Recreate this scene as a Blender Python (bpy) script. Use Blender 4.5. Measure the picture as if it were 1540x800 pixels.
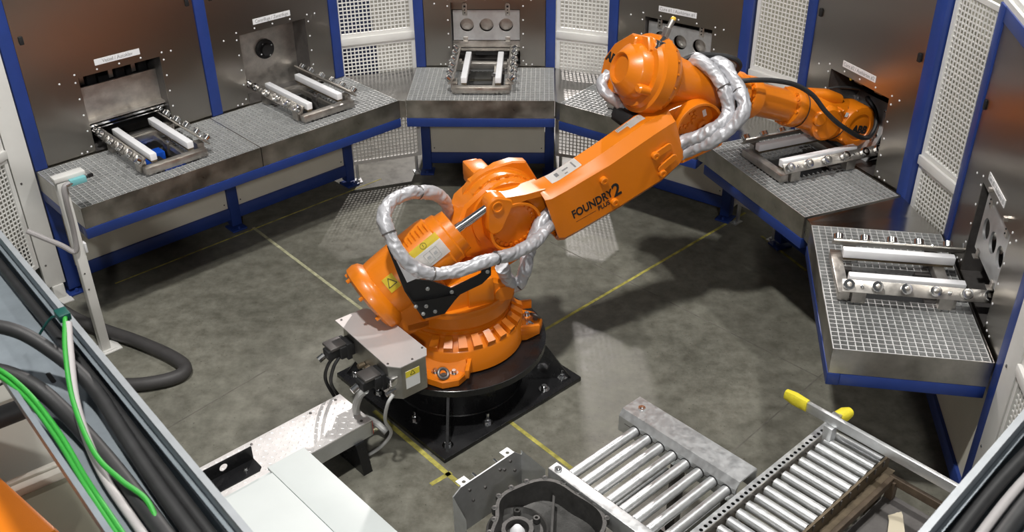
import bpy, bmesh, math, random
from mathutils import Vector, Matrix, noise
R = math.radians
PI = math.pi
random.seed(4)
scene = bpy.context.scene
for o in list(bpy.data.objects):
    bpy.data.objects.remove(o)
col = scene.collection

# ------------------------------------------------------------------ camera
cam_d = bpy.data.cameras.new('camera')
cam = bpy.data.objects.new('camera', cam_d)
col.objects.link(cam)
scene.camera = cam
TH, RO, CAM_H = .5463, -.0116, 4.0
fwd = Vector((0, math.cos(TH), -math.sin(TH)))
up0 = Vector((0, math.sin(TH), math.cos(TH)))
r0 = Vector((1, 0, 0))
rgt = r0 * math.cos(RO) + up0 * math.sin(RO)
upv = -r0 * math.sin(RO) + up0 * math.cos(RO)
mw = Matrix.Identity(4)
for i in range(3):
    mw[i][0], mw[i][1], mw[i][2] = rgt[i], upv[i], -fwd[i]
mw[2][3] = CAM_H
cam.matrix_world = mw
cam_d.sensor_width = 36
cam_d.lens = 36 * 1504 / 1540
cam_d.shift_y = -14 / 1540
cam_d.clip_start = .05
cam_d.dof.use_dof = True
cam_d.dof.focus_distance = 6.2
cam_d.dof.aperture_fstop = 6.3

# ------------------------------------------------------------------ world, lamps, exposure
w = bpy.data.worlds.new('world')
scene.world = w
w.use_nodes = True
w.node_tree.nodes['Background'].inputs[0].default_value = (.92, .96, 1, 1)
w.node_tree.nodes['Background'].inputs[1].default_value = .075

def lamp(name, loc, power, radius, colr):
    d = bpy.data.lights.new(name, 'POINT')
    d.energy = power
    d.shadow_soft_size = radius
    d.color = colr
    o = bpy.data.objects.new(name, d)
    o.location = loc
    col.objects.link(o)
    return o

lamp('hall_lamp', (-1.0, 2.6, 8.3), 1900, .2, (1, .98, .94))
lamp('hall_lamp', (3.4, 5.6, 8.3), 900, .2, (1, .98, .94))
lamp('hall_lamp', (.4, 20.5, 10), 6800, .17, (1, .93, .89))
lamp('hall_lamp', (.8, -6.5, 7.2), 1300, .3, (1, .98, .95))
vs = scene.view_settings
vs.view_transform = 'Standard'
vs.look = 'None'
vs.exposure = 0
vs.gamma = 1
vs.use_curve_mapping = False

# ------------------------------------------------------------------ materials
MATS = {}

def mat(name, c, rough=.5, metal=0., noise_amt=0., scale=8., bump=0., bscale=60., aniso=0., stretch=None, coat=0., spec=.5, rvar=0., detail=6):
    m = bpy.data.materials.new(name)
    m.use_nodes = True
    nt = m.node_tree
    b = nt.nodes['Principled BSDF']
    b.inputs['Base Color'].default_value = (*c, 1)
    b.inputs['Roughness'].default_value = rough
    b.inputs['Metallic'].default_value = metal
    b.inputs['Specular IOR Level'].default_value = spec
    if coat:
        b.inputs['Coat Weight'].default_value = coat
        b.inputs['Coat Roughness'].default_value = .08
    if aniso:
        b.inputs['Anisotropic'].default_value = aniso
        tg = nt.nodes.new('ShaderNodeTangent')
        tg.direction_type = 'RADIAL'
        tg.axis = 'Z'
        nt.links.new(tg.outputs[0], b.inputs['Tangent'])
    if noise_amt or bump or rvar:
        tc = nt.nodes.new('ShaderNodeTexCoord')
        src = tc.outputs['Object']
        if stretch:
            mp = nt.nodes.new('ShaderNodeMapping')
            mp.inputs['Scale'].default_value = stretch
            nt.links.new(src, mp.inputs[0])
            src = mp.outputs[0]
    if noise_amt or rvar:
        n = nt.nodes.new('ShaderNodeTexNoise')
        n.inputs['Scale'].default_value = scale
        n.inputs['Detail'].default_value = detail
        n.inputs['Roughness'].default_value = .6
        nt.links.new(src, n.inputs['Vector'])
        if noise_amt:
            rp = nt.nodes.new('ShaderNodeValToRGB')
            rp.color_ramp.elements[0].position = .3
            rp.color_ramp.elements[1].position = .7
            rp.color_ramp.elements[0].color = (*[max(0, v * (1 - noise_amt)) for v in c], 1)
            rp.color_ramp.elements[1].color = (*[min(1, v * (1 + noise_amt)) for v in c], 1)
            nt.links.new(n.outputs['Fac'], rp.inputs[0])
            nt.links.new(rp.outputs[0], b.inputs['Base Color'])
        if rvar:
            mr = nt.nodes.new('ShaderNodeMapRange')
            mr.inputs['From Min'].default_value = .3
            mr.inputs['From Max'].default_value = .7
            mr.inputs['To Min'].default_value = max(.02, rough - rvar)
            mr.inputs['To Max'].default_value = min(1, rough + rvar)
            nt.links.new(n.outputs['Fac'], mr.inputs['Value'])
            nt.links.new(mr.outputs[0], b.inputs['Roughness'])
    if bump:
        n2 = nt.nodes.new('ShaderNodeTexNoise')
        n2.inputs['Scale'].default_value = bscale
        n2.inputs['Detail'].default_value = 4
        nt.links.new(src, n2.inputs['Vector'])
        bp = nt.nodes.new('ShaderNodeBump')
        bp.inputs['Strength'].default_value = bump
        bp.inputs['Distance'].default_value = .01
        nt.links.new(n2.outputs['Fac'], bp.inputs['Height'])
        nt.links.new(bp.outputs[0], b.inputs['Normal'])
    MATS[name] = m
    return m

mat('orange', (.73, .195, .006), .33, 0, .05, 3, .06, 220, coat=.25)
mat('stainless', (.40, .375, .34), .29, 1, .04, 1.1, aniso=.7, stretch=(.5, .5, 2.2), detail=1)
mat('lid_steel', (.70, .665, .655), .5, .5, .05, 5)
mat('tray_dark', (.13, .13, .13), .55, .3, .15, 9)
mat('tray_steel', (.46, .445, .415), .36, 1, .26, 6.5, .03, 60, rvar=.1)
mat('filler_steel', (.50, .49, .475), .2, 1, .08, 4, .01, 60, rvar=.05)
mat('galvanized', (.66, .67, .675), .42, .8, .07, 30, .04, 90, rvar=.1)
mat('grating_zinc', (.66, .665, .66), .5, .55, .1, 20)
mat('bare_steel', (.56, .53, .49), .38, .9, .2, 14, .03, 80, rvar=.1)
mat('dark_steel', (.16, .15, .145), .45, .7, .2, 14)
mat('chrome', (.8, .8, .8), .14, 1)
mat('blue', (.018, .045, .215), .4, 0, .1, 6)
mat('bright_blue', (.01, .10, .62), .45, 0, .1, 6)
mat('beige', (.66, .635, .55), .5, 0, .05, 3)
mat('white_paint', (.74, .73, .70), .45, 0, .05, 4)
mat('mesh_white', (.78, .77, .74), .5)
mat('white_plastic', (.86, .86, .88), .4, 0, .04, 8)
mat('black_paint', (.010, .010, .011), .28, 0, .2, 6, .03, 90, rvar=.08)
mat('black_matte', (.012, .012, .013), .6)
mat('rubber', (.02, .02, .021), .55, 0, .2, 20)
mat('hose_grey', (.055, .052, .052), .55, 0, .15, 10)
mat('sleeve', (.52, .52, .545), .40, .35, .05, 8, .12, 34)
mat('sticker', (.82, .82, .80), .5)
mat('yellow', (.85, .70, .05), .5)
mat('yellow_tape', (.85, .72, .04), .6, 0, .08, 30, .3, 60)
mat('print_black', (.012, .012, .012), .6)
mat('print_grey', (.33, .33, .33), .6)
mat('tread_alu', (.84, .81, .80), .42, .35, .05, 12, rvar=.08)
mat('alu', (.63, .64, .65), .4, .8, .08, 12)
mat('cast', (.075, .073, .07), .45, .55, .25, 20, .1, 120)
mat('white_sheet', (.62, .66, .655), .5, 0, .03, 4)
mat('rust_brown', (.095, .068, .045), .6, .2, .35, 18, .2, 60)
mat('brass_brown', (.14, .108, .07), .5, .5, .3, 18)
mat('paper_tag', (.62, .55, .42), .8)
mat('green', (.03, .30, .035), .45)
mat('dark_green', (.0, .06, .05), .5)
mat('cable_grey', (.38, .36, .36), .5)
mat('light_grey', (.50, .50, .49), .5)
mat('tray_grey', (.25, .285, .315), .42, .4, .1, 14)
mat('lip_grey', (.36, .38, .40), .45, .4, .08, 14)
mat('teal', (.20, .52, .55), .5)
mat('red', (.6, .03, .02), .5)
mat('amber', (.9, .55, .05), .3)
mat('yellow_line', (.42, .375, .085), .7, 0, .55, 14)
mat('pale_line', (.40, .39, .25), .75, 0, .4, 16)
mat('joint', (.15, .14, .12), .8, 0, .3, 12)
mat('olive_box', (.17, .17, .125), .5, 0, .06, 3)
mat('ivory', (.68, .67, .60), .5)
mat('navy', (.012, .018, .06), .7)

def floor_mat():
    m = bpy.data.materials.new('concrete')
    m.use_nodes = True
    nt = m.node_tree
    L = nt.links.new
    b = nt.nodes['Principled BSDF']
    tc = nt.nodes.new('ShaderNodeTexCoord')
    def nz(scale, det=6, rough=.6):
        n = nt.nodes.new('ShaderNodeTexNoise')
        n.inputs['Scale'].default_value = scale
        n.inputs['Detail'].default_value = det
        n.inputs['Roughness'].default_value = rough
        L(tc.outputs['Object'], n.inputs['Vector'])
        return n
    a = nz(.7, 8, .62)
    rp = nt.nodes.new('ShaderNodeValToRGB')
    e = rp.color_ramp.elements
    e[0].position, e[0].color = .28, (.135, .133, .108, 1)
    e[1].position, e[1].color = .72, (.265, .258, .215, 1)
    L(a.outputs['Fac'], rp.inputs[0])
    f = nz(9, 8, .7)
    rp2 = nt.nodes.new('ShaderNodeValToRGB')
    e = rp2.color_ramp.elements
    e[0].position, e[0].color = .32, (.56, .55, .53, 1)
    e[1].position, e[1].color = .66, (1.1, 1.1, 1.1, 1)
    L(f.outputs['Fac'], rp2.inputs[0])
    mx = nt.nodes.new('ShaderNodeMixRGB')
    mx.blend_type = 'MULTIPLY'
    mx.inputs[0].default_value = 1
    L(rp.outputs[0], mx.inputs[1])
    L(rp2.outputs[0], mx.inputs[2])
    s = nz(60, 3, .5)
    rp3 = nt.nodes.new('ShaderNodeValToRGB')
    e = rp3.color_ramp.elements
    e[0].position, e[0].color = .27, (.35, .34, .33, 1)
    e[1].position, e[1].color = .34, (1, 1, 1, 1)
    L(s.outputs['Fac'], rp3.inputs[0])
    mx2 = nt.nodes.new('ShaderNodeMixRGB')
    mx2.blend_type = 'MULTIPLY'
    mx2.inputs[0].default_value = .8
    L(mx.outputs[0], mx2.inputs[1])
    L(rp3.outputs[0], mx2.inputs[2])
    L(mx2.outputs[0], b.inputs['Base Color'])
    mr = nt.nodes.new('ShaderNodeMapRange')
    mr.inputs['From Min'].default_value = .3
    mr.inputs['From Max'].default_value = .7
    mr.inputs['To Min'].default_value = .3
    mr.inputs['To Max'].default_value = .55
    L(f.outputs['Fac'], mr.inputs['Value'])
    L(mr.outputs[0], b.inputs['Roughness'])
    bp = nt.nodes.new('ShaderNodeBump')
    bp.inputs['Strength'].default_value = .06
    bp.inputs['Distance'].default_value = .01
    L(f.outputs['Fac'], bp.inputs['Height'])
    L(bp.outputs[0], b.inputs['Normal'])
    MATS['concrete'] = m
floor_mat()

# ------------------------------------------------------------------ mesh helpers
def frame_z(d):
    d = Vector(d).normalized()
    return d.to_track_quat('Z', 'Y').to_matrix().to_4x4()

def Rz(a):
    return Matrix.Rotation(R(a), 4, 'Z')

def T(*a):
    return Matrix.Translation(Vector(a))

def catmull(pts, n=6):
    P = [Vector(q) for q in pts]
    P = [P[0] * 2 - P[1]] + P + [P[-1] * 2 - P[-2]]
    out = []
    for i in range(1, len(P) - 2):
        a, b, c, d = P[i - 1:i + 3]
        for k in range(n):
            t = k / n
            out.append(.5 * ((2 * b) + (c - a) * t + (2 * a - 5 * b + 4 * c - d) * t * t + (3 * b - a - 3 * c + d) * t ** 3))
    out.append(P[-2])
    return out

class MB:
    def __init__(s, M=None):
        s.v, s.f = [], []
        s.M = M or Matrix.Identity(4)

    def add(s, verts, faces, M=None):
        k = len(s.v)
        m = s.M @ M if M is not None else s.M
        s.v += [m @ Vector(q) for q in verts]
        s.f += [tuple(i + k for i in f) for f in faces]
        return s

    def box(s, c, size, M=None, bev=0.):
        hx, hy, hz = [q / 2 for q in size]
        m = T(*c)
        if M is not None:
            m = m @ M
        if not bev:
            vs_ = [(x, y, z) for x in (-hx, hx) for y in (-hy, hy) for z in (-hz, hz)]
            fs = [(0, 1, 3, 2), (4, 6, 7, 5), (0, 4, 5, 1), (2, 3, 7, 6), (0, 2, 6, 4), (1, 5, 7, 3)]
            return s.add(vs_, fs, m)
        bm = bmesh.new()
        bmesh.ops.create_cube(bm, size=1)
        for q in bm.verts:
            q.co = Vector((q.co.x * size[0], q.co.y * size[1], q.co.z * size[2]))
        bmesh.ops.bevel(bm, geom=bm.edges[:], offset=bev, segments=2, affect='EDGES', profile=.5)
        bm.verts.index_update()
        vs_ = [tuple(q.co) for q in bm.verts]
        fs = [tuple(q.index for q in f.verts) for f in bm.faces]
        bm.free()
        return s.add(vs_, fs, m)

    def bx(s, x0, x1, y0, y1, z0, z1, bev=0., M=None):
        if M is not None:
            old = s.M
            s.M = s.M @ M
        s.box(((x0 + x1) / 2, (y0 + y1) / 2, (z0 + z1) / 2), (abs(x1 - x0), abs(y1 - y0), abs(z1 - z0)), None, bev)
        if M is not None:
            s.M = old
        return s

    def beam(s, a, b, wd, ht, up=(0, 0, 1), bev=0.):
        a, b = Vector(a), Vector(b)
        x = (b - a)
        ln = x.length
        x.normalize()
        y = Vector(up).cross(x).normalized()
        z = x.cross(y)
        m = Matrix.Identity(4)
        for i in range(3):
            m[i][0], m[i][1], m[i][2] = x[i], y[i], z[i]
        return s.box((a + b) / 2, (ln, wd, ht), m, bev)

    def lathe(s, prof, o, axis, seg=32, cap=True):
        """prof: list of (distance along axis, radius)"""
        m = T(*o) @ frame_z(axis)
        vs_, fs = [], []
        for (a, r) in prof:
            for k in range(seg):
                t = 2 * PI * k / seg
                vs_.append((r * math.cos(t), r * math.sin(t), a))
        for i in range(len(prof) - 1):
            for k in range(seg):
                k2 = (k + 1) % seg
                fs.append((i * seg + k, i * seg + k2, (i + 1) * seg + k2, (i + 1) * seg + k))
        if cap:
            fs.append(tuple(reversed(range(seg))))
            fs.append(tuple(range((len(prof) - 1) * seg, len(prof) * seg)))
        return s.add(vs_, fs, m)

    def cyl(s, a, b, r, seg=16, r2=None, bev=0.):
        a, b = Vector(a), Vector(b)
        ln = (b - a).length
        r2 = r if r2 is None else r2
        pr = [(0, r), (ln, r2)] if not bev else [(0, r - bev), (bev, r), (ln - bev, r2), (ln, r2 - bev)]
        return s.lathe(pr, a, b - a, seg)

    def prism(s, poly, M, h, bev=0.):
        """poly in local xy of M, extruded along local z from 0 to h"""
        n = len(poly)
        if bev:
            cx = sum(q[0] for q in poly) / n
            cy = sum(q[1] for q in poly) / n
            def ins(k):
                return [(x + (cx - x) * k / max(1e-6, math.hypot(cx - x, cy - y)), y + (cy - y) * k / max(1e-6, math.hypot(cx - x, cy - y))) for x, y in poly]
            rings = [(ins(bev), 0), (poly, bev), (poly, h - bev), (ins(bev), h)]
        else:
            rings = [(poly, 0), (poly, h)]
        return s.loft([[(x, y, z) for x, y in pl] for pl, z in rings], M)

    def loft(s, rings, M=None, cap=True):
        n = len(rings[0])
        vs_ = [q for r_ in rings for q in r_]
        fs = []
        for i in range(len(rings) - 1):
            for k in range(n):
                k2 = (k + 1) % n
                fs.append((i * n + k, i * n + k2, (i + 1) * n + k2, (i + 1) * n + k))
        if cap:
            fs.append(tuple(reversed(range(n))))
            fs.append(tuple(range((len(rings) - 1) * n, len(rings) * n)))
        return s.add(vs_, fs, M)

    def tube(s, pts, r, seg=10, n=6, wob=0., wscale=14., smooth=True):
        P = catmull(pts, n) if smooth else [Vector(q) for q in pts]
        tan = [(P[min(i + 1, len(P) - 1)] - P[max(i - 1, 0)]).normalized() for i in range(len(P))]
        nrm = tan[0].orthogonal().normalized()
        rings = []
        arc = 0.
        for i, q in enumerate(P):
            arc += (q - P[max(i - 1, 0)]).length
            nrm = (nrm - tan[i] * nrm.dot(tan[i])).normalized()
            bn = tan[i].cross(nrm)
            ring = []
            rr = r(i / (len(P) - 1)) if callable(r) else r
            for k in range(seg):
                t = 2 * PI * k / seg
                d = nrm * math.cos(t) + bn * math.sin(t)
                pt = q + d * rr
                if wob:
                    tt = t + arc * 7
                    cv = Vector((math.cos(tt) * .9, math.sin(tt) * .9, arc * wscale))
                    e = noise.noise(cv) * .5 + (.3 - abs(noise.noise(cv * 1.6 + Vector((5, 1, 2)))) * 1.4) * .75
                    pt = q + d * rr * (1 + wob * e)
                ring.append(pt)
            rings.append(ring)
        return s.loft(rings)

    def torus(s, o, axis, r, rr, seg=20, seg2=8, a0=0., a1=2 * PI):
        m = T(*o) @ frame_z(axis)
        full = abs(a1 - a0 - 2 * PI) < 1e-4
        vs_, fs = [], []
        nseg = seg if full else seg + 1
        for i in range(nseg):
            t = a0 + (a1 - a0) * i / seg
            for k in range(seg2):
                q = 2 * PI * k / seg2
                c = r + rr * math.cos(q)
                vs_.append((c * math.cos(t), c * math.sin(t), rr * math.sin(q)))
        for i in range(seg if full else seg):
            i2 = (i + 1) % nseg
            for k in range(seg2):
                k2 = (k + 1) % seg2
                fs.append((i * seg2 + k, i2 * seg2 + k, i2 * seg2 + k2, i * seg2 + k2))
        return s.add(vs_, fs, m)

    def holes_plate(s, cells, h, thick, M, seg=24):
        """row of cells (x0, x1, cx, cy, r) each a rectangle x0..x1, 0..h with one round hole (r=0: solid)"""
        for (x0, x1, cx, cy, r) in cells:
            if r <= 0:
                s.add([(x, y, z) for x in (x0, x1) for y in (0, h) for z in (0, thick)],
                      [(0, 1, 3, 2), (4, 6, 7, 5), (0, 4, 5, 1), (2, 3, 7, 6), (0, 2, 6, 4), (1, 5, 7, 3)], M)
                continue
            ang = [2 * PI * k / seg for k in range(seg)]
            for cxn, cyn in ((x0, 0), (x1, 0), (x1, h), (x0, h)):
                a = math.atan2(cyn - cy, cxn - cx) % (2 * PI)
                i = min(range(len(ang)), key=lambda j: abs(ang[j] - a))
                ang[i] = a
            ang.sort()
            inner, outer = [], []
            for a in ang:
                dx, dy = math.cos(a), math.sin(a)
                inner.append((cx + r * dx, cy + r * dy))
                t = 1e9
                if dx > 1e-9: t = min(t, (x1 - cx) / dx)
                if dx < -1e-9: t = min(t, (x0 - cx) / dx)
                if dy > 1e-9: t = min(t, (h - cy) / dy)
                if dy < -1e-9: t = min(t, -cy / dy)
                outer.append((cx + t * dx, cy + t * dy))
            n = len(ang)
            vs_ = [(*q, thick) for q in outer] + [(*q, thick) for q in inner] + [(*q, 0) for q in outer] + [(*q, 0) for q in inner]
            fs = []
            for k in range(n):
                k2 = (k + 1) % n
                fs.append((k, k2, n + k2, n + k))
                fs.append((2 * n + k2, 2 * n + k, 3 * n + k, 3 * n + k2))
                fs.append((n + k, n + k2, 3 * n + k2, 3 * n + k))
                fs.append((k2, k, 2 * n + k, 2 * n + k2))
            s.add(vs_, fs, M)
        return s

    def build(s, name, m, parent=None, smooth=35, kind=None):
        me = bpy.data.meshes.new(name)
        me.from_pydata(s.v, [], s.f)
        bm = bmesh.new()
        bm.from_mesh(me)
        bmesh.ops.recalc_face_normals(bm, faces=bm.faces)
        bm.to_mesh(me)
        bm.free()
        if smooth:
            me.polygons.foreach_set('use_smooth', [True] * len(me.polygons))
            me.set_sharp_from_angle(angle=R(smooth))
        me.materials.append(MATS[m])
        o = bpy.data.objects.new(name, me)
        col.objects.link(o)
        if parent:
            o.parent = parent
        if kind:
            o['kind'] = kind
        return o

def thing(name, label, cat, M=None, group=None):
    o = bpy.data.objects.new(name, None)
    o.empty_display_size = .1
    col.objects.link(o)
    if M is not None:
        o.matrix_world = M
    o['label'] = label
    o['category'] = cat
    if group:
        o['group'] = group
    return o

def tag(o, label, cat, group=None):
    o['label'] = label
    o['category'] = cat
    if group:
        o['group'] = group
    return o

def copy_tree(o, parent=None):
    c = o.copy()
    col.objects.link(c)
    c.parent = parent
    for ch in list(o.children):
        copy_tree(ch, c)
    return c

def text(name, body, size, m, parent, M, align='CENTER', sx=1., ext=.0006, shear=0., bold=0.):
    cu = bpy.data.curves.new('t', 'FONT')
    cu.body = body
    cu.size = size
    cu.align_x = align
    cu.align_y = 'CENTER'
    cu.extrude = ext
    cu.shear = shear
    cu.offset = bold
    cu.resolution_u = 3
    ob = bpy.data.objects.new('t', cu)
    col.objects.link(ob)
    dg = bpy.context.evaluated_depsgraph_get()
    me = bpy.data.meshes.new_from_object(ob.evaluated_get(dg))
    bpy.data.objects.remove(ob)
    me.name = name
    me.transform(M @ Matrix.Diagonal((sx, 1, 1, 1)))
    me.materials.clear()
    me.materials.append(MATS[m])
    o = bpy.data.objects.new(name, me)
    col.objects.link(o)
    o.parent = parent
    return o

def basis(x, y, o):
    """matrix with local x, y axes and origin"""
    x = Vector(x).normalized()
    y = Vector(y)
    y = (y - x * y.dot(x)).normalized()
    z = x.cross(y)
    m = Matrix.Identity(4)
    for i in range(3):
        m[i][0], m[i][1], m[i][2], m[i][3] = x[i], y[i], z[i], o[i]
    return m

def circ(cx, cy, r, n=24, a0=0., a1=360.):
    full = abs(a1 - a0) >= 359.9
    k = n if full else n + 1
    return [(cx + r * math.cos(R(a0 + (a1 - a0) * i / n)), cy + r * math.sin(R(a0 + (a1 - a0) * i / n))) for i in range(k)]

def hull(pts):
    pts = sorted(set((round(x, 5), round(y, 5)) for x, y in pts))
    def half(ps):
        h = []
        for q in ps:
            while len(h) > 1 and (h[-1][0] - h[-2][0]) * (q[1] - h[-2][1]) - (h[-1][1] - h[-2][1]) * (q[0] - h[-2][0]) <= 0:
                h.pop()
            h.append(q)
        return h
    a, b = half(pts), half(pts[::-1])
    return a[:-1] + b[:-1]

# ------------------------------------------------------------------ the floor and the hall
fl = MB().bx(-16, 16, -4, 26, -.1, 0).build('floor', 'concrete', smooth=0)
fl['kind'] = 'structure'

def line_on_floor(a, b, wd, m, z=.0015):
    a, b = Vector((*a, z / 2)), Vector((*b, z / 2))
    return MB().beam(a, b, wd, z)

for k, (a, b, wd, m, lab) in enumerate([
        ((-2.10, 7.08), (-1.00, 5.80), .024, 'pale_line', 'faded pale line on floor running from blue cabinet towards orange cylinder'),
        ((.20, 5.59), (1.93, 7.235), .022, 'yellow_line', 'long yellow floor line from black pedestal to table corner'),
        ((-.86, 4.77), (-.30, 4.12), .03, 'yellow_line', 'yellow floor line along the left edge of black base plate'),
        ((-.47, 4.13), (-.36, 4.225), .028, 'yellow_line', 'short yellow cross mark at front corner of black base plate'),
        ((-.02, 4.65), (.36, 4.205), .026, 'yellow_line', 'yellow floor line from black base plate towards roller conveyor'),
        ((1.98, 6.85), (2.2, 6.33), .022, 'yellow_line', 'yellow floor line under the right grating tables'),
        ((-1.0, 4.45), (-.78, 4.64), .026, 'pale_line', 'short pale floor line between tread plate step and black base'),
        ((-2.95, 6.26), (-1.15, 7.93), .012, 'yellow_line', 'thin yellow line on floor along the foot of left cabinets')]):
    o = line_on_floor(a, b, wd, m).build('painted_line', m, smooth=0)
    tag(o, lab, 'floor marking')
for k, (a, b) in enumerate([((.30, 6.80), (2.0, 5.0)), ((.9, 4.0), (2.3, 5.4)), ((-3.5, 3.0), (-1.6, 5.2))]):
    o = line_on_floor(a, b, .008, 'joint', .001).build('slab_joint', 'joint', fl, smooth=0)

# ------------------------------------------------------------------ stations round the robot
ST = {}
def mk(n, a, F, W, dep):
    a = R(a)
    X = Vector((math.cos(a), math.sin(a), 0))
    Y = Vector((-math.sin(a), math.cos(a), 0))
    O = Vector((*F, 0)) + Y * dep
    m = Matrix.Identity(4)
    for i in range(3):
        m[i][0], m[i][1], m[i][3] = X[i], Y[i], O[i]
    m[2][2] = 1
    ST[n] = (m, W, dep)
mk('L', 42.8, (-2.724, 5.577), 2.53, .75)
mk('C', -2.2, (-.813, 7.296), 1.158, .745)
mk('C1', -37.2, (.381, 7.206), 1.19, .75)
mk('D', -68.2, (1.379, 6.407), 1.13, .75)
mk('E', -99.9, (1.812, 5.265), 1.27, .78)
CAB_H = 2.40
CAB_D = 1.0

def cabinet(name, station, s0, s1, op, label, left_post=True, right_post=True, pw=.08, side='blue', sign=None, sign_s=.55, interior='dark_steel', clips=True):
    """station cabinet, front face in the plane y=0 of its station; op = (s_left, s_right, z_bottom, z_top)"""
    M, W, dep = ST[station]
    t = thing(name, label, 'cabinet', M @ T(s0, 0, 0), 'stainless cabinets ringed round the robot')
    w_ = s1 - s0
    a, b, zb, zt = op[0] - s0, op[1] - s0, op[2], op[3]
    # posts
    for side_ in ((0,) if left_post else ()) + ((1,) if right_post else ()):
        x0 = 0 if side_ == 0 else w_ - pw
        MB().bx(x0, x0 + pw, -.012, .07, .04, CAB_H, .004).build('post', 'blue', t)
        MB().bx(x0 - .02, x0 + pw + .02, -.05, .09, 0, .016, .003).cyl((x0 + pw / 2, -.032, .016), (x0 + pw / 2, -.032, .04), .012, 8).build('post_foot', 'blue', t)
    x0 = pw if left_post else 0
    x1 = w_ - pw if right_post else w_
    MB().bx(x0, x1, -.008, .06, .10, .20, .004).build('bottom_beam', 'blue', t)
    MB().bx(x0, x1, -.008, .07, CAB_H - .08, CAB_H, .004).build('top_beam', 'blue', t)
    # upper stainless front with its opening
    p = MB()
    g = .004
    p.bx(x0 + g, a, 0, .004, .80, CAB_H - .085)
    p.bx(b, x1 - g, 0, .004, .80, CAB_H - .085)
    p.bx(a, b, 0, .004, zt, CAB_H - .085)
    p.bx(a, b, 0, .004, .80, zb)
    pan = p.build('front_panel', 'stainless', t, smooth=0)
    # screws round the opening
    sc = MB()
    pts = []
    for k in range(5):
        pts.append((a - .02 + (b - a + .04) * k / 4, zt + .025))
        pts += [(a - .025, zb + .05 + (zt - zb - .08) * k / 4), (b + .025, zb + .05 + (zt - zb - .08) * k / 4)]
    pts += [(a - .13, zt - .01), (b + .09, zt + .02), (a - .10, 1.02), (a - .06, 1.02), (b + .05, 1.02), (b + .1, 1.02)]
    for (x, z) in pts:
        if x0 < x < x1:
            sc.lathe([(0, .007), (.002, .007), (.004, .004)], (x, 0, z), (0, -1, 0), 6)
    sc.build('screw', 'white_plastic', pan, kind='stuff')
    # lower beige panel
    lp = MB().bx(x0 + .004, x1 - .004, .012, .02, .20, .80).build('lower_panel', 'beige', t, smooth=0)
    sb = MB()
    for x in (x0 + .03, x1 - .03):
        for z in (.24, .74):
            sb.lathe([(0, .006), (.003, .005)], (x, .012, z), (0, -1, 0), 6)
    sb.build('screw', 'print_black', lp, kind='stuff')
    # sides, top, back
    for x in (0, w_ - .006):
        MB().bx(x, x + .006, .07, CAB_D, .1, CAB_H).build('side_panel', 'beige', t, smooth=0)
    MB().bx(0, w_, 0, CAB_D, CAB_H, CAB_H + .03).build('roof', 'white_paint', t, smooth=0)
    MB().bx(0, w_, CAB_D, CAB_D + .006, .1, CAB_H).build('back_panel', 'beige', t, smooth=0)
    # opening frame: reveals
    rv = MB()
    d = .30
    rv.bx(a - .004, a, .004, d, zb, zt).bx(b, b + .004, .004, d, zb, zt).bx(a, b, .004, d, zt, zt + .004).bx(a, b, .004, d, zb - .004, zb)
    rv.build('reveal', 'dark_steel', t, smooth=0)
    if clips:
        for x in (x0 + .05, x1 - .045):
            MB().bx(x - .014, x + .014, -.014, 0, 1.855, 1.91, .005).build('panel_clip', 'black_matte', t)
    if sign:
        sx = sign_s - s0
        pl = MB().bx(sx - .162, sx + .162, -.003, 0, 1.603, 1.645).build('sign_plate', 'white_plastic', t, smooth=0)
        text('sign_text', sign, .036, 'print_grey', pl, basis((1, 0, 0), (0, 0, 1), (sx, -.0035, 1.624)), sx=.86)
    return t, (a, b, zb, zt)

# 1: vessel / autoclave
tL1, o = cabinet('station_cabinet', 'L', 0, 1.42, (.43, 1.02, 1.0, 1.55), 'tall stainless cabinet at far left with Vessel / Autoklav sign over its open hatch', sign='Vessel / Autoklav', sign_s=.722, pw=.085)
a, b, zb, zt = o
MB().bx(a, b, .12, .135, 1.20, 1.43, M=None).bx(a, b, .06, .135, 1.185, 1.20).build('hatch_door', 'bare_steel', tL1, smooth=0)
MB().bx(a, b, .05, .07, 1.165, 1.178).build('hatch_rail', 'chrome', tL1, smooth=0)
MB().bx(a + .03, b - .03, .045, .05, 1.145, 1.152).build('hatch_rail', 'chrome', tL1, smooth=0)
MB().bx(a, b, .29, .30, zb, zt).build('chamber_wall', 'black_matte', tL1, smooth=0)
for x in (a + .12, a + .33, a + .5):
    MB().bx(x, x + .07, .2, .24, 1.40, 1.545, .01).build('chamber_block', 'black_matte', tL1)
    MB().bx(x - .05, x - .02, .2, .22, 1.42, 1.545).build('chamber_bracket', 'bare_steel', tL1, smooth=0)
MB().bx(a + .06, b - .06, .02, .04, 1.05, 1.058).build('chamber_rod', 'chrome', tL1, smooth=0)
MB().bx(a + .1, b - .18, .0, .012, 1.02, 1.03).build('chamber_rod', 'chrome', tL1, smooth=0)

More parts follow.
